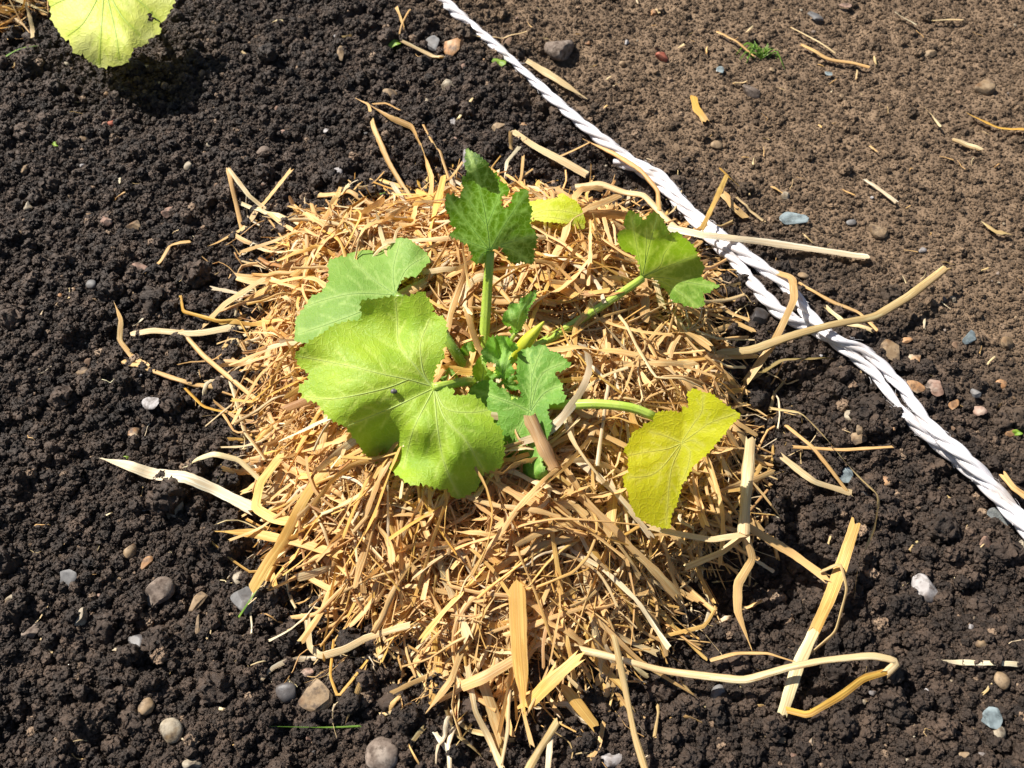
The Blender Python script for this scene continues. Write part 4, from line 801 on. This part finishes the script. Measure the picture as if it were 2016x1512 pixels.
# heart of the plant: short stem and a yellow flower bud
petiole([(940, 775, 0.004), (938, 762, 0.022), (942, 748, 0.040), (950, 740, 0.050)], 0.0090, 0.0060, M_STEM, plant, 'stem')
q = catmull(np.array([P(*p) for p in [(1012, 702, 0.072), (1028, 683, 0.080), (1048, 660, 0.088), (1071, 633, 0.096)]]), 24); tt = np.linspace(0, 1, 24)
rr = 0.0043 * np.sin(np.pi * np.clip(tt * 0.86 + 0.13, 0, 1)) ** 0.9 * (1 - 0.25 * tt) + 0.0003
V, Fb, uv = sweep(q, rr, rr, 15, twist=1.6, ridges=0.10)
M_BUD = simple_mat('bud_yellow', (0.70, 0.62, 0.03), (0.50, 0.56, 0.05), 0.5, 120, 0.3, 0.4, 0.3)
bud = mesh_obj('flower_bud', V, Fb, M_BUD, plant); bud['label'] = 'closed yellow flower bud at the heart of the plant'
petiole([(950, 750, 0.042), (985, 730, 0.060), (1013, 702, 0.072)], 0.0028, 0.0034, M_STEM, plant, 'flower_stalk')

# second plant, top left corner
S8 = (0, 0, 0.2083)
oM = Z3([(430,-40),(480,60),(495,200),(540,270),(590,350),(650,370),(680,440),(720,510),(780,500),(820,560),(900,610),(960,635),(1020,620),(1090,625),(1180,600),(1240,520),(1255,450),(1350,430),(1400,370),(1470,330),(1520,310),(1490,200),(1440,205),(1390,222),(1388,130),(1440,100),(1470,170),(1560,190),(1600,100),(1650,0),(1660,-80),(1500,-250),(1000,-330),(600,-250)], *S8)
P2 = P(200, -45, 0.045)
plant2 = thing('courgette_plant', 'second courgette plant at top left, only its bleached lime leaf showing', 'plant', (P2[0], P2[1] + 0.02, 0))
Mm = Leaf(oM, (205, -30), 0.066, (-0.18, -0.32, 0.93), [Z3(v, *S8) for v in [[(985,-140),(965,150),(940,610)],[(985,-140),(800,200),(640,340)],[(985,-140),(1150,150),(1320,330)],[(985,-140),(1090,300),(1130,560)],[(985,-140),(1300,0),(1500,200)],[(985,-140),(600,0),(480,60)]]], ctrl=[(205,-30,0),(200,130,-10),(110,60,-4),(250,80,6),(300,60,-10),(230,110,3),(150,60,4)], step=4, teeth=6.0, tooth_len=13, bulge=1.4, ripple=0.8, vein_r=0.7, seed=31)
Mm.build(LM_M, plant2, VM_L)
petiole([(180, -180, 0.010), (190, -110, 0.05), (205, -30, 0.066)], 0.0045, 0.003, M_STEM, plant2)
oN = [(560,-160),(620,-120),(700,-90),(760,-70),(740,-150),(690,-220),(600,-230)]

# ------------------------------------------------------------------ rope
rope = thing('rope', 'white twisted rope lying diagonally across the soil, doubled on its lower half', 'rope', tuple(P(1400, 470, 0)))
def rope_length(pts, rad, pitch, phase):
    q = []
    for px, py, h in pts:
        g0 = P(px, py, 0); z = float(ground(g0[0], g0[1])); q.append(P(px, py, 0.4 * z + h / 1000))
    q = np.array(q); L = np.linalg.norm(np.diff(q, axis=0), axis=1).sum(); n = int(L / 0.0022); path = catmull(q, n)
    T, S, N = frames(path); s = np.linspace(0, L, n)
    core_r = rad * 0.52; st_r = rad * 0.53
    V0, F0, U0 = sweep(path, core_r * 0.75, core_r * 0.75, 6)
    part = mesh_obj('rope_length', V0, F0, M_ROPE, rope, attrs={'suv': U0})
    wob = 1 + 0.16 * np.sin(s * 31 + phase) + 0.08 * np.sin(s * 83 + 2 * phase)
    for k in range(3):
        a = 2 * np.pi * (s / pitch + k / 3) + phase + 0.4 * np.sin(s * 23 + phase)
        c = path + (core_r * wob * np.cos(a))[:, None] * S + (core_r * wob * np.sin(a))[:, None] * N
        Vs, Fs, Us = sweep(c, st_r * wob, st_r * wob, 12, twist=-2 * np.pi * L / pitch * 0.6, ridges=0.05)
        # angle-based coordinate so the fibres run along the strand
        kk = 12; ang = np.tile(np.arange(kk) / kk, n); Us[:, 0] = np.abs(ang - 0.5) * 2 * st_r * 3
        mesh_obj('strand', Vs, Fs, M_ROPE, part, attrs={'suv': Us})
    HV, HF, HU = [], [], []; off = 0                                # loose broken filaments
    for _ in range(int(L * 420)):
        i = random.randint(2, n - 3); a = random.uniform(0, 6.28); nn = S[i] * math.cos(a) + N[i] * math.sin(a); b0 = path[i] + nn * rad * 0.9
        l = random.uniform(0.002, 0.007); d1 = T[i] * random.choice([-1, 1]) * l; pp = resample(np.array([b0, b0 + d1 * 0.5 + nn * random.uniform(0.0002, 0.0012), b0 + d1 + nn * random.uniform(0, 0.0022)]), 5)
        v_, f_, u_ = sweep(pp, 0.00011, 0.00011, 3); HV.append(v_); HF.append(f_ + off); HU.append(u_); off += len(v_)
    fz = mesh_obj('loose_filaments', np.vstack(HV), np.vstack(HF), M_ROPE, part, attrs={'suv': np.vstack(HU)}); fz['kind'] = 'stuff'
rope_length([(640,-210,8),(760,-105,8),(870,0,8),(1000,112,9),(1120,222,9),(1230,308,10),(1300,345,12),(1345,398,13),(1405,452,14),(1475,508,14),(1545,560,14),(1592,620,15),(1640,664,18),(1705,692,16),(1775,762,15),(1830,838,14),(1900,902,18),(1955,958,14),(2060,1070,12),(2180,1200,12),(2310,1370,11)], 0.0042, 0.060, 0.3)
rope_length([(1212,317,7),(1250,330,9),(1297,360,10),(1336,404,10),(1396,468,11),(1446,514,10),(1494,572,9),(1541,618,9),(1605,651,8),(1659,685,11),(1721,736,12),(1766,798,12),(1813,846,10),(1880,901,8),(1955,970,13),(2050,1078,13),(2165,1215,13),(2290,1390,12)], 0.0042, 0.056, 2.1)

# ------------------------------------------------------------------ stones and glass
def ico(sub):
    import bmesh
    b = bmesh.new(); bmesh.ops.create_icosphere(b, subdivisions=sub, radius=1.0); v = np.array([tuple(x.co) for x in b.verts]); f = [[x.index for x in q.verts] for q in b.faces]; b.free(); return v, f
IV, IF = ico(3); IV2, IF2 = ico(4)
def n3(p, s, seed):
    r = np.random.default_rng(seed); d = r.normal(size=(9, 3)); ph = r.uniform(0, 6.28, 9); fr = r.uniform(0.7, 2.6, 9) * s
    return sum(np.sin((p @ d[i]) * fr[i] + ph[i]) / fr[i] for i in range(9)) * 0.3
def stone(px, py, w, h, ang, mat, shape, label, group=None, lift=0.12):
    w *= 0.92; h *= 0.92
    seed = int(px * 31 + py * 17); r = np.random.default_rng(seed); g0 = P(px, py, 0); z = float(ground(g0[0], g0[1])); c = P(px, py, z); ps = pxsize(c)
    if shape == 'round' and seed % 3 == 0 and max(w, h) < 40: shape = 'angular'
    big = max(w, h) > 38; v = (IV2 if big else IV).copy(); f = IF2 if big else IF
    if shape in ('angular', 'flake', 'shard'):
        for _ in range(9 if shape != 'shard' else 6):
            n = r.normal(size=3); n[2] *= 0.5 if shape != 'angular' else 1; n /= np.linalg.norm(n); lim = r.uniform(0.45, 0.8); d = v @ n; v = v - np.clip(d - lim, 0, None)[:, None] * n
    if shape == 'round':
        for _ in range(3):
            n = r.normal(size=3); n /= np.linalg.norm(n); lim = r.uniform(0.62, 0.85); d = v @ n; v = v - (np.clip(d - lim, 0, None) * 0.8)[:, None] * n
    v = v * (1 + 0.22 * n3(v, 1.0, seed)[:, None] + 0.05 * n3(v, 3.5, seed + 1)[:, None])
    if big: v = v * (1 + 0.02 * n3(v, 9, seed + 2)[:, None])
    ext = (v[:, :2].max(0) - v[:, :2].min(0)); v[:, :2] = (v[:, :2] - (v[:, :2].max(0) + v[:, :2].min(0)) / 2) / ext; v[:, 2] /= (v[:, 2].max() - v[:, 2].min())
    W_ = w * ps; H_ = h * ps * 1.12; T_ = {'round': 0.6, 'angular': 0.7, 'flake': 0.28, 'shard': 0.16}[shape] * min(W_, H_)
    v = v * np.array([W_, H_, T_]); a = math.radians(ang); R = np.array([[math.cos(a), -math.sin(a), 0], [math.sin(a), math.cos(a), 0], [0, 0, 1]])
    tx, ty = (r.normal(0, 0.16, 2) if shape != 'shard' else r.normal(0, 0.10, 2)); v = v @ R.T
    v[:, 2] += v[:, 0] * tx + (v[:, 1] * ty + v[:, 1] * 0.10)
    o = mesh_obj('glass_shard' if mat in ('glass', 'clear') else 'stone', v + c + np.array([0, 0, T_ * (0.5 if shape in ('flake', 'shard') else lift) + (0.0038 if shape in ('flake', 'shard') else 0.0012)]), f, STONE[mat])
    o.data.set_sharp_from_angle(angle=0.42 if shape != 'round' else 1.2)
    return tag(o, label, 'glass' if mat in ('glass', 'clear') else 'stone', group)
ST_ = [
 (1100,105,60,62,-15,'grey','angular','large angular grey rock right of the rope near the top'),
 (893,98,46,48,30,'orange','angular','angular orange-brown stone left of the rope near the top'),
 (853,96,30,38,20,'flint','flake','pale grey flake beside the orange-brown stone'),
 (998,85,24,26,0,'brown','round','small brown stone touching the right side of the upper rope'),
 (672,108,17,36,10,'tan','angular','narrow tan stone on dark soil left of the top straws'),
 (884,172,30,32,40,'cream','angular','cream stone between the rope and the top straws'),
 (768,188,34,22,-10,'tan','round','flat tan stone just above the tip of the longest upper straw'),
 (838,204,15,20,0,'cream','round','small oval cream pebble below the flat tan stone'),
 (893,241,15,22,15,'white','angular','small white chip above the upright leaf'),
 (983,253,32,20,20,'tan','angular','tan stone beside an orange one above the hollow'),
 (1029,251,20,15,10,'orange','angular','small orange stone right of the tan one above the hollow'),
 (1288,28,17,15,0,'orange','angular','little peach stone on brown soil near the top edge'),
 (1302,116,26,22,10,'red','angular','dull reddish stone on brown soil right of the grey rock'),
 (1603,41,38,18,-35,'flint','flake','blue-grey flake lying on brown soil near the top'),
 (1478,186,40,26,0,'grey','angular','grey-brown stone below the grass tuft'),
 (1936,178,48,30,15,'tan','round','potato-shaped tan stone at the upper right'),
 (1831,109,26,15,-5,'tan','round','low tan stone above the potato-shaped one'),
 (1660,20,28,16,-20,'pink','flake','pinkish flat chip near the top edge'),
 (1416,145,17,16,0,'glass','shard','tiny teal glass piece left of the grass tuft'),
 (1629,152,16,10,0,'glass','shard','tiny teal glass piece right of the grass tuft'),
 (1410,289,28,22,10,'tan','round','rounded tan stone on brown soil above the rope'),
 (1560,437,62,30,0,'glass','shard','blue-grey triangular glass shard on brown soil'),
 (1675,441,22,13,0,'flint','round','small lilac-grey pebble right of the triangular glass shard'),
 (1727,459,38,40,20,'tan','angular','lumpy tan stone right of the lilac-grey pebble'),
 (1545,388,19,15,-20,'cream','angular','small cream stone above the triangular glass'),
 (1815,495,17,11,0,'white','angular','small whitish stone at the end of the long flat straw'),
 (1750,694,44,52,0,'tan','angular','tan wedge-shaped stone right of the rope'),
 (1785,672,23,13,0,'orange','round','small orange pebble behind the wedge-shaped stone'),
 (1800,711,28,28,35,'orange','angular','orange stone right of the wedge-shaped stone'),
 (1902,671,34,22,15,'glass','flake','pale blue glass chip at the far right'),
 (1881,684,22,17,0,'brown','angular','brown stone touching the pale blue glass chip'),
 (1981,680,26,28,60,'tan','angular','tan stone at the right edge beside the blue chip'),
 (1798,770,40,24,-15,'orange','flake','flat peach stone, left of a pair by the rope'),
 (1836,772,36,36,50,'pink','flake','flat pinkish stone, right of a pair by the rope'),
 (1919,776,22,19,0,'flint','angular','grey chip right of the flat pair'),
 (1968,760,24,19,-30,'orange','round','orange pebble right of the grey chip'),
 (1875,798,22,28,-20,'orange','angular','upright orange stone below the grey chip'),
 (1927,812,27,24,0,'pink','angular','pinkish cube-like stone below the orange pebble'),
 (1580,546,22,19,0,'tan','round','tan pebble beside the bent straw over the rope'),
 (1676,822,38,38,20,'cream','angular','cream notched stone between heap and rope'),
 (1690,848,14,18,0,'tan','angular','tan chip below the cream notched stone'),
 (1986,850,24,24,0,'orange','angular','orange stone at the right edge above the rope'),
 (1685,870,36,26,0,'tan','flake','thin tan flake among the straws right of the heap'),
 (1740,950,34,22,-10,'orange','angular','orange-tan stone beside the long jointed straw'),
 (1703,972,24,16,0,'flint','angular','small grey stone left of the jointed straw bend'),
 (1664,942,30,36,-40,'glass','shard','bluish glass strip under straws right of the heap'),
 (1500,632,52,38,0,'dark','angular','dark grey stone beneath the crossing straws near the rope'),
 (1972,1020,82,44,-10,'clear','shard','large clear glass shard below the rope at the right edge'),
 (1937,1073,30,28,0,'pink','round','dull pink pebble below the clear glass shard'),
 (1818,1166,60,52,-20,'white','angular','pinkish white angular stone alone on dark soil at lower right'),
 (1970,1342,34,34,0,'tan','round','round buff pebble below the pale straw at the right edge'),
 (1945,1418,48,42,0,'glass','flake','half-buried blue-grey glass piece at lower right'),
 (1958,1446,38,32,-20,'cream','angular','white and orange stone in front of the half-buried glass'),
 (1930,1269,28,16,15,'tan','round','small tan stone above the pale straw at right edge'),
 (1508,1446,24,15,0,'tan','round','small oval tan pebble near the bottom, below the straw loop'),
 (1534,1460,20,14,-20,'tan','flake','tan chip next to the oval tan pebble at the bottom'),
 (1562,1490,14,16,20,'pink','angular','tiny pink stone at the bottom right of the straw loop'),
 (1596,1462,15,16,0,'orange','angular','tiny orange stone below the straw loop'),
 (1895,1490,22,16,0,'tan','angular','tan stone on the bottom edge at right'),
 (1931,1492,24,18,0,'white','round','pale pebble on the bottom edge at far right'),
 (1411,1368,28,34,-30,'flint','angular','grey stone half in shade under the lower straws'),
 (1416,1402,27,10,0,'white','round','white rod-like bit at the tip of the thin greenish straw'),
 (2008,1085,20,44,0,'cream','angular','cream stone cut by the right edge'),
 (1717,1366,20,11,-10,'white','round','small white seed-like stone right of the straw loop'),
 (1703,1384,18,12,0,'cream','round','small cream stone next to the seed-like one'),
 (1770,1160,20,12,-20,'orange','angular','orange chip left of the pinkish white stone'),
 (222,245,17,17,0,'red','angular','small bright red brick bit on dark soil'),
 (208,245,12,14,0,'pink','angular','pink chip touching the red brick bit'),
 (165,277,22,15,0,'tan','round','tan pebble below the red brick bit'),
 (48,336,22,20,10,'tan','round','tan pebble near the left edge, upper part'),
 (57,411,23,19,0,'cream','round','buff ring-like stone near the left edge'),
 (212,438,24,22,0,'pink','angular','pinkish cream stone left of a grey-tan one'),
 (266,447,30,24,0,'tan','angular','grey-tan stone right of the pinkish cream one'),
 (334,421,32,20,20,'pink','angular','pinkish lump above the bent lone straw'),
 (44,470,26,22,0,'tan','angular','square tan-grey stone near the left edge'),
 (371,330,18,20,-30,'cream','round','cream nut-like pebble left of the V-shaped straw'),
 (415,288,18,14,0,'cream','round','small cream pebble above the nut-like one'),
 (521,304,32,26,20,'grey','round','rounded grey stone with a pink side above the V-shaped straw'),
 (557,265,15,14,0,'pink','angular','small pink chip above the rounded grey stone'),
 (520,230,14,14,0,'pink','angular','small pale pink chip on dark soil at upper middle left'),
 (214,190,16,14,0,'orange','round','round peach pebble below the pale lime leaf'),
 (665,345,30,24,30,'white','round','lilac-white pebble left of the longest upper straw'),
 (520,365,16,14,0,'pink','angular','pink chip inside the V-shaped straw'),
 (276,528,42,22,-8,'pink','round','smooth pink oval stone beside the lone bent straw'),
 (181,563,24,20,0,'flint','round','grey pebble below the pink oval stone'),
 (146,573,9,10,0,'orange','round','tiny orange bead-like stone left of the grey pebble'),
 (120,584,9,9,0,'orange','round','second tiny orange bead farther left'),
 (188,597,18,14,0,'tan','angular','tan chip under the grey pebble'),
 (118,601,14,16,0,'tan','angular','tan chip below the two beads'),
 (165,735,30,20,0,'tan','round','buff stone with a brown one on top, middle left'),
 (175,718,17,20,0,'brown','angular','brown stone sitting on the buff one'),
 (300,802,46,26,-10,'white','flake','pale grey flake with dried roots, middle left'),
 (268,860,26,28,20,'orange','angular','orange-white stone below the pale flake'),
 (284,140,30,22,0,'cream','angular','pair-like yellowish stone in the shade below the lime leaf'),
 (8,82,14,12,0,'white','round','white pebble at the left edge below the corner straw'),
 (258,1087,25,31,-30,'tan','round','golden oval pebble, left of two on the dark soil'),
 (291,1109,20,34,-25,'orange','angular','golden narrow pebble, right of two on the dark soil'),
 (139,1146,46,36,20,'flint','flake','chalky pale grey flake at lower left'),
 (26,1180,30,15,0,'cream','angular','cream stone at the left edge, lower part'),
 (160,1218,34,28,25,'cream','angular','cream and pink broken stone at lower left'),
 (318,1170,56,58,-20,'grey','angular','large grey-brown stone half sunk at lower left'),
 (391,1190,26,44,-25,'tan','flake','thin tan flake standing in the soil at lower left'),
 (393,1235,10,38,0,'tan','flake','tan splinter below the standing flake'),
 (473,1141,28,27,0,'cream','angular','cream knobbly stone above the grey flint flake'),
 (488,1188,48,50,40,'flint','flake','smooth grey flint flake below the cream stone'),
 (276,1270,60,36,10,'dark','angular','dark slate piece with a pale rim at lower left'),
 (62,1246,42,28,0,'grey','angular','olive-grey stone near the left edge, lower part'),
 (290,1393,34,34,0,'tan','round','tan stone with a rusty hollow near the bottom left'),
 (340,1441,52,46,0,'cream','round','cream banded stone near the bottom left'),
 (254,1421,13,14,0,'tan','angular','tiny tan chip left of the cream banded stone'),
 (628,1382,62,58,-35,'tan','flake','triangular buff flake below the heap at lower left'),
 (565,1366,46,38,0,'dark','round','dark grey stone in shade left of the triangular flake'),
 (753,1487,74,64,15,'grey','round','smooth grey-brown pebble on the bottom edge, biggest of all'),
 (1203,1498,46,28,0,'white','angular','whitish rough stone on the bottom edge in shade'),
 (380,1507,42,22,10,'cream','angular','cream stone on the bottom edge at left'),
 (297,1000,34,26,10,'flint','flake','shiny grey flake at the left below the wide blade'),
 (350,1003,34,36,-20,'cream','angular','cream stone right of the shiny grey flake'),
 (331,1018,22,14,20,'tan','round','tan pebble in front of the cream stone'),
 (611,1452,24,24,0,'pink','angular','pinkish stone below the triangular buff flake'),
 (605,1327,32,20,15,'pink','angular','pinkish tan lump above the triangular buff flake'),
 (536,1218,20,12,0,'tan','round','tan chip right of the grey flint flake'),
 (905,1415,24,30,0,'red','angular','dark red stone under the bottom fringe of straw'),
 (918,320,20,34,10,'white','flake','whitish flake behind the tip of the upright leaf'),
 (1080,205,28,18,-20,'pink','angular','pinkish stone tucked left of the rope'),
 (1225,130,16,12,0,'tan','round','small tan stone under the rope near the grey rock'),
]
for s in ST_: stone(*s, group='stones on the soil' if s[5] not in ('glass', 'clear') else 'glass pieces on the soil')
# nameless grit
n_s = 0
while n_s < 170:
    px = random.uniform(5, 2010); py = random.uniform(5, 1505); q = P(px, py, 0); sd = float(msd(q[0], q[1]))
    if sd > -0.015: continue
    right = rope_d(q[0], q[1]) > 0.015
    s = random.uniform(4, 8) if random.random() < 0.8 else random.uniform(9, 12)
    m = random.choices(['tan', 'cream', 'orange', 'pink', 'white', 'grey', 'flint', 'brown'], [5, 4, 2, 3, 2, 3, 1, 2])[0]
    stone(px, py, s * random.uniform(0.8, 1.4), s, random.uniform(0, 180), m, random.choice(['round', 'angular', 'angular']),
          '%s %s grit stone %s' % ('tiny' if s < 9 else 'small', m if m not in ('flint',) else 'bluish', where(px, py)), 'grit right of the rope' if right else 'grit left of the rope'); n_s += 1

# ------------------------------------------------------------------ grass and green scraps
def blade(pts, wpx, parent=None, name='blade', mat=M_GRASS):
    p = []
    for px, py, h in pts:
        g0 = P(px, py, 0); p.append(P(px, py, float(ground(g0[0], g0[1])) + h / 1000))
    p = catmull(np.array(p), 10); wv = wpx * pxsize(p[0]) / 2 * np.linspace(1, 0.15, 10); V, F, uv = sweep(p, wv, wv * 0.3, 5, 0.3, 0.2, closed=False)
    return mesh_obj(name, V, F, mat, parent)
tf = P(1495, 112, 0); tuft = thing('grass_tuft', 'small green grass tuft on the brown soil at upper right', 'grass', (tf[0], tf[1], float(ground(tf[0], tf[1]))))
for k in range(34):
    bx = 1497 + random.gauss(0, 12); by = 110 + random.gauss(0, 4); a = random.gauss(0, 0.9); ln = random.uniform(18, 46)
    blade([(bx, by, 0), (bx + ln * 0.5 * math.sin(a), by - ln * 0.35, 5), (bx + ln * 1.0 * math.sin(a), by - ln * 0.75 * math.cos(a) + random.uniform(0, 8), 7 if abs(a) < 1 else 3)], random.uniform(4, 7), tuft)
for lab, pts, wd in [('thin green grass blade behind the upper left rim of the heap', [(720,392,4),(760,379,8),(812,372,6)], 6), ('green grass blade on dark soil below the triangular buff flake', [(715,1429,3),(640,1432,6),(530,1430,3)], 4), ('green grass blade crossing the grey flint flake', [(470,1215,5),(505,1162,12),(545,1100,10)], 5), ('dull grass blade at the left below the corner straw', [(0,118,4),(40,96,8),(90,88,6)], 8)]:
    tag(blade(pts, wd, None, 'fallen_grass'), lab, 'grass')
M_SCRAP = simple_mat('scrap_green', (0.16, 0.30, 0.03), (0.30, 0.42, 0.05), 0.5, 200, 0.3, 0.4, 0.3)
for lab, px, py, w_, h_, a_ in [('bright green leaf scrap left of the pale straw at the top', 778, 86, 26, 18, 30), ('tiny green scrap on dark soil at the left', 110, 286, 18, 12, -20), ('dark green leaf scrap on the wide folded straw', 246, 904, 26, 12, 0), ('pale green scrap beside the upper rope', 985, 122, 28, 22, 0), ('green scrap at the right edge below the orange stone', 2004, 852, 22, 12, 0)]:
    g0 = P(px, py, 0); z = float(ground(g0[0], g0[1])) + 0.003; c = P(px, py, z); ps = pxsize(c); n = 14
    an = np.linspace(0, 2 * np.pi, n, endpoint=False); rr = 1 + 0.25 * np.sin(an * 3 + px); ca, sa = math.cos(math.radians(a_)), math.sin(math.radians(a_))
    ex = np.cos(an) * rr * w_ / 2 * ps; ey = np.sin(an) * rr * h_ / 2 * ps
    rim = np.column_stack([ex * ca - ey * sa, ex * sa + ey * ca, 0.002 * np.sin(an * 2 + py)]); mid = rim * 0.5 + np.array([0, 0, 0.0012])
    V = np.vstack([[[0, 0, 0.0016]], mid, rim]) + c
    F = [[0, 1 + i, 1 + (i + 1) % n] for i in range(n)] + [[1 + i, 1 + n + i, 1 + n + (i + 1) % n, 1 + (i + 1) % n] for i in range(n)]
    tag(mesh_obj('leaf_scrap', V, F, M_SCRAP), lab, 'leaf scrap')

q0 = A.surf(np.array([[775.0, 770.0]]), np.array([0.0022]))[0]
v = IV * (1 + 0.5 * n3(IV, 1.6, 77)[:, None]) * np.array([0.0016, 0.0013, 0.0010])  # small insect sitting on the leaf, modelled as a plain dark lump
tag(mesh_obj('insect_speck', v + q0, IF, STONE['dark']), 'tiny dark insect on the largest leaf', 'soil')

# ------------------------------------------------------------------ soil crumbs
# crumbs: tens of thousands of soil grains on the sheet (geometry nodes, one object)
def crumb_points():
    n = 580000
    x = rng.uniform(-0.64, 0.64, n); y = rng.uniform(-0.38, 0.60, n)
    lim = 0.36 + (y + 0.30) * 0.36 + 0.03                    # visible wedge plus a margin
    keep = np.abs(x) < lim
    keep &= msd(x, y) < 0.05
    x, y = x[keep], y[keep]
    clear = np.ones(len(x), bool)
    for q in ST_:
        g0 = P(q[0], q[1], 0); c = P(q[0], q[1], float(ground(g0[0], g0[1]))); r_ = 0.40 * math.sqrt(q[2] * q[3]) * pxsize(c)
        clear &= (x - c[0]) ** 2 + (y - c[1]) ** 2 > r_ * r_
    x, y = x[clear], y[clear]; rr = rope_d(x, y) + fbm(x, y, 0.08, 71, 3) * 0.05; tl = 1 - sstep(-0.02, 0.07, rr)
    u = rng.random(len(x))
    s = np.where(rng.random(len(x)) < tl, 0.00070 + 0.00095 * u ** 1.8 + 0.0030 * u ** 22, 0.00042 + 0.00062 * u ** 2 + 0.0016 * u ** 22)
    mix = rng.random(len(x)); s = np.where(mix < 0.28, s * 0.5, np.where(mix > 0.955, s * rng.uniform(1.4, 2.3, len(x)), s))
    s = s * (1 - 0.15 * sstep(0.0, 0.4, y))
    z = ground(x, y) + s * (rng.uniform(-0.3, 0.5, len(x)) + 0.6 * tl * rng.random(len(x)))
    return np.stack([x, y, z], 1), s
CP, CS = crumb_points()
cm = bpy.data.meshes.new('soil_crumbs'); cm.vertices.add(len(CP)); cm.vertices.foreach_set('co', CP.astype(np.float32).ravel())
a = cm.attributes.new('size', 'FLOAT', 'POINT'); a.data.foreach_set('value', CS.astype(np.float32)); cm.update()
crumbs = bpy.data.objects.new('soil_crumbs', cm); C.objects.link(crumbs); cm.materials.append(M_SOIL)
tag(crumbs, 'loose dark soil crumbs covering the bed', 'soil', kind='stuff')
ng = bpy.data.node_groups.new('crumb_scatter', 'GeometryNodeTree')
ng.interface.new_socket('Geometry', in_out='INPUT', socket_type='NodeSocketGeometry'); ng.interface.new_socket('Geometry', in_out='OUTPUT', socket_type='NodeSocketGeometry')
gi = ng.nodes.new('NodeGroupInput'); go = ng.nodes.new('NodeGroupOutput')
jn = ng.nodes.new('GeometryNodeJoinGeometry')
for k in range(7):
    ico = ng.nodes.new('GeometryNodeMeshIcoSphere'); ico.inputs['Radius'].default_value = 1.0; ico.inputs['Subdivisions'].default_value = 4
    sp = ng.nodes.new('GeometryNodeSetPosition'); nz = ng.nodes.new('ShaderNodeTexNoise'); nz.noise_dimensions = '4D'
    nz.inputs['Scale'].default_value = 1.5; nz.inputs['Detail'].default_value = 5.0; nz.inputs['Roughness'].default_value = 0.72; nz.inputs['W'].default_value = k * 7.3
    sub = ng.nodes.new('ShaderNodeVectorMath'); sub.operation = 'SUBTRACT'; sub.inputs[1].default_value = (0.5, 0.5, 0.5)
    sc = ng.nodes.new('ShaderNodeVectorMath'); sc.operation = 'SCALE'; sc.inputs['Scale'].default_value = 2.5
    ng.links.new(nz.outputs['Color'], sub.inputs[0]); ng.links.new(sub.outputs[0], sc.inputs[0])
    ng.links.new(ico.outputs[0], sp.inputs['Geometry']); ng.links.new(sc.outputs[0], sp.inputs['Offset'])
    ss = ng.nodes.new('GeometryNodeSetShadeSmooth'); ng.links.new(sp.outputs[0], ss.inputs[0])
    sm = ng.nodes.new('GeometryNodeSetMaterial'); sm.inputs['Material'].default_value = M_SOIL; ng.links.new(ss.outputs[0], sm.inputs[0])
    g2 = ng.nodes.new('GeometryNodeGeometryToInstance'); ng.links.new(sm.outputs[0], g2.inputs[0]); ng.links.new(g2.outputs[0], jn.inputs[0])
iop = ng.nodes.new('GeometryNodeInstanceOnPoints'); iop.inputs['Pick Instance'].default_value = True
na = ng.nodes.new('GeometryNodeInputNamedAttribute'); na.data_type = 'FLOAT'; na.inputs['Name'].default_value = 'size'
rv = ng.nodes.new('FunctionNodeRandomValue'); rv.data_type = 'FLOAT_VECTOR'; rv.inputs[1].default_value = (6.28, 6.28, 6.28)
ri = ng.nodes.new('FunctionNodeRandomValue'); ri.data_type = 'INT'
for s_ in ri.inputs:
    if s_.type == 'INT' and s_.name == 'Max': s_.default_value = 6
    if s_.name == 'Seed': s_.default_value = 5
ng.links.new(gi.outputs[0], iop.inputs['Points']); ng.links.new(jn.outputs[0], iop.inputs['Instance'])
ng.links.new([o for o in ri.outputs if o.enabled and o.type == 'INT'][0], iop.inputs['Instance Index'])
ng.links.new([o for o in rv.outputs if o.type == 'VECTOR'][0], iop.inputs['Rotation'])
ng.links.new([o for o in na.outputs if o.enabled][0], iop.inputs['Scale']); ng.links.new(iop.outputs[0], go.inputs[0])
md = crumbs.modifiers.new('scatter', 'NODES'); md.node_group = ng
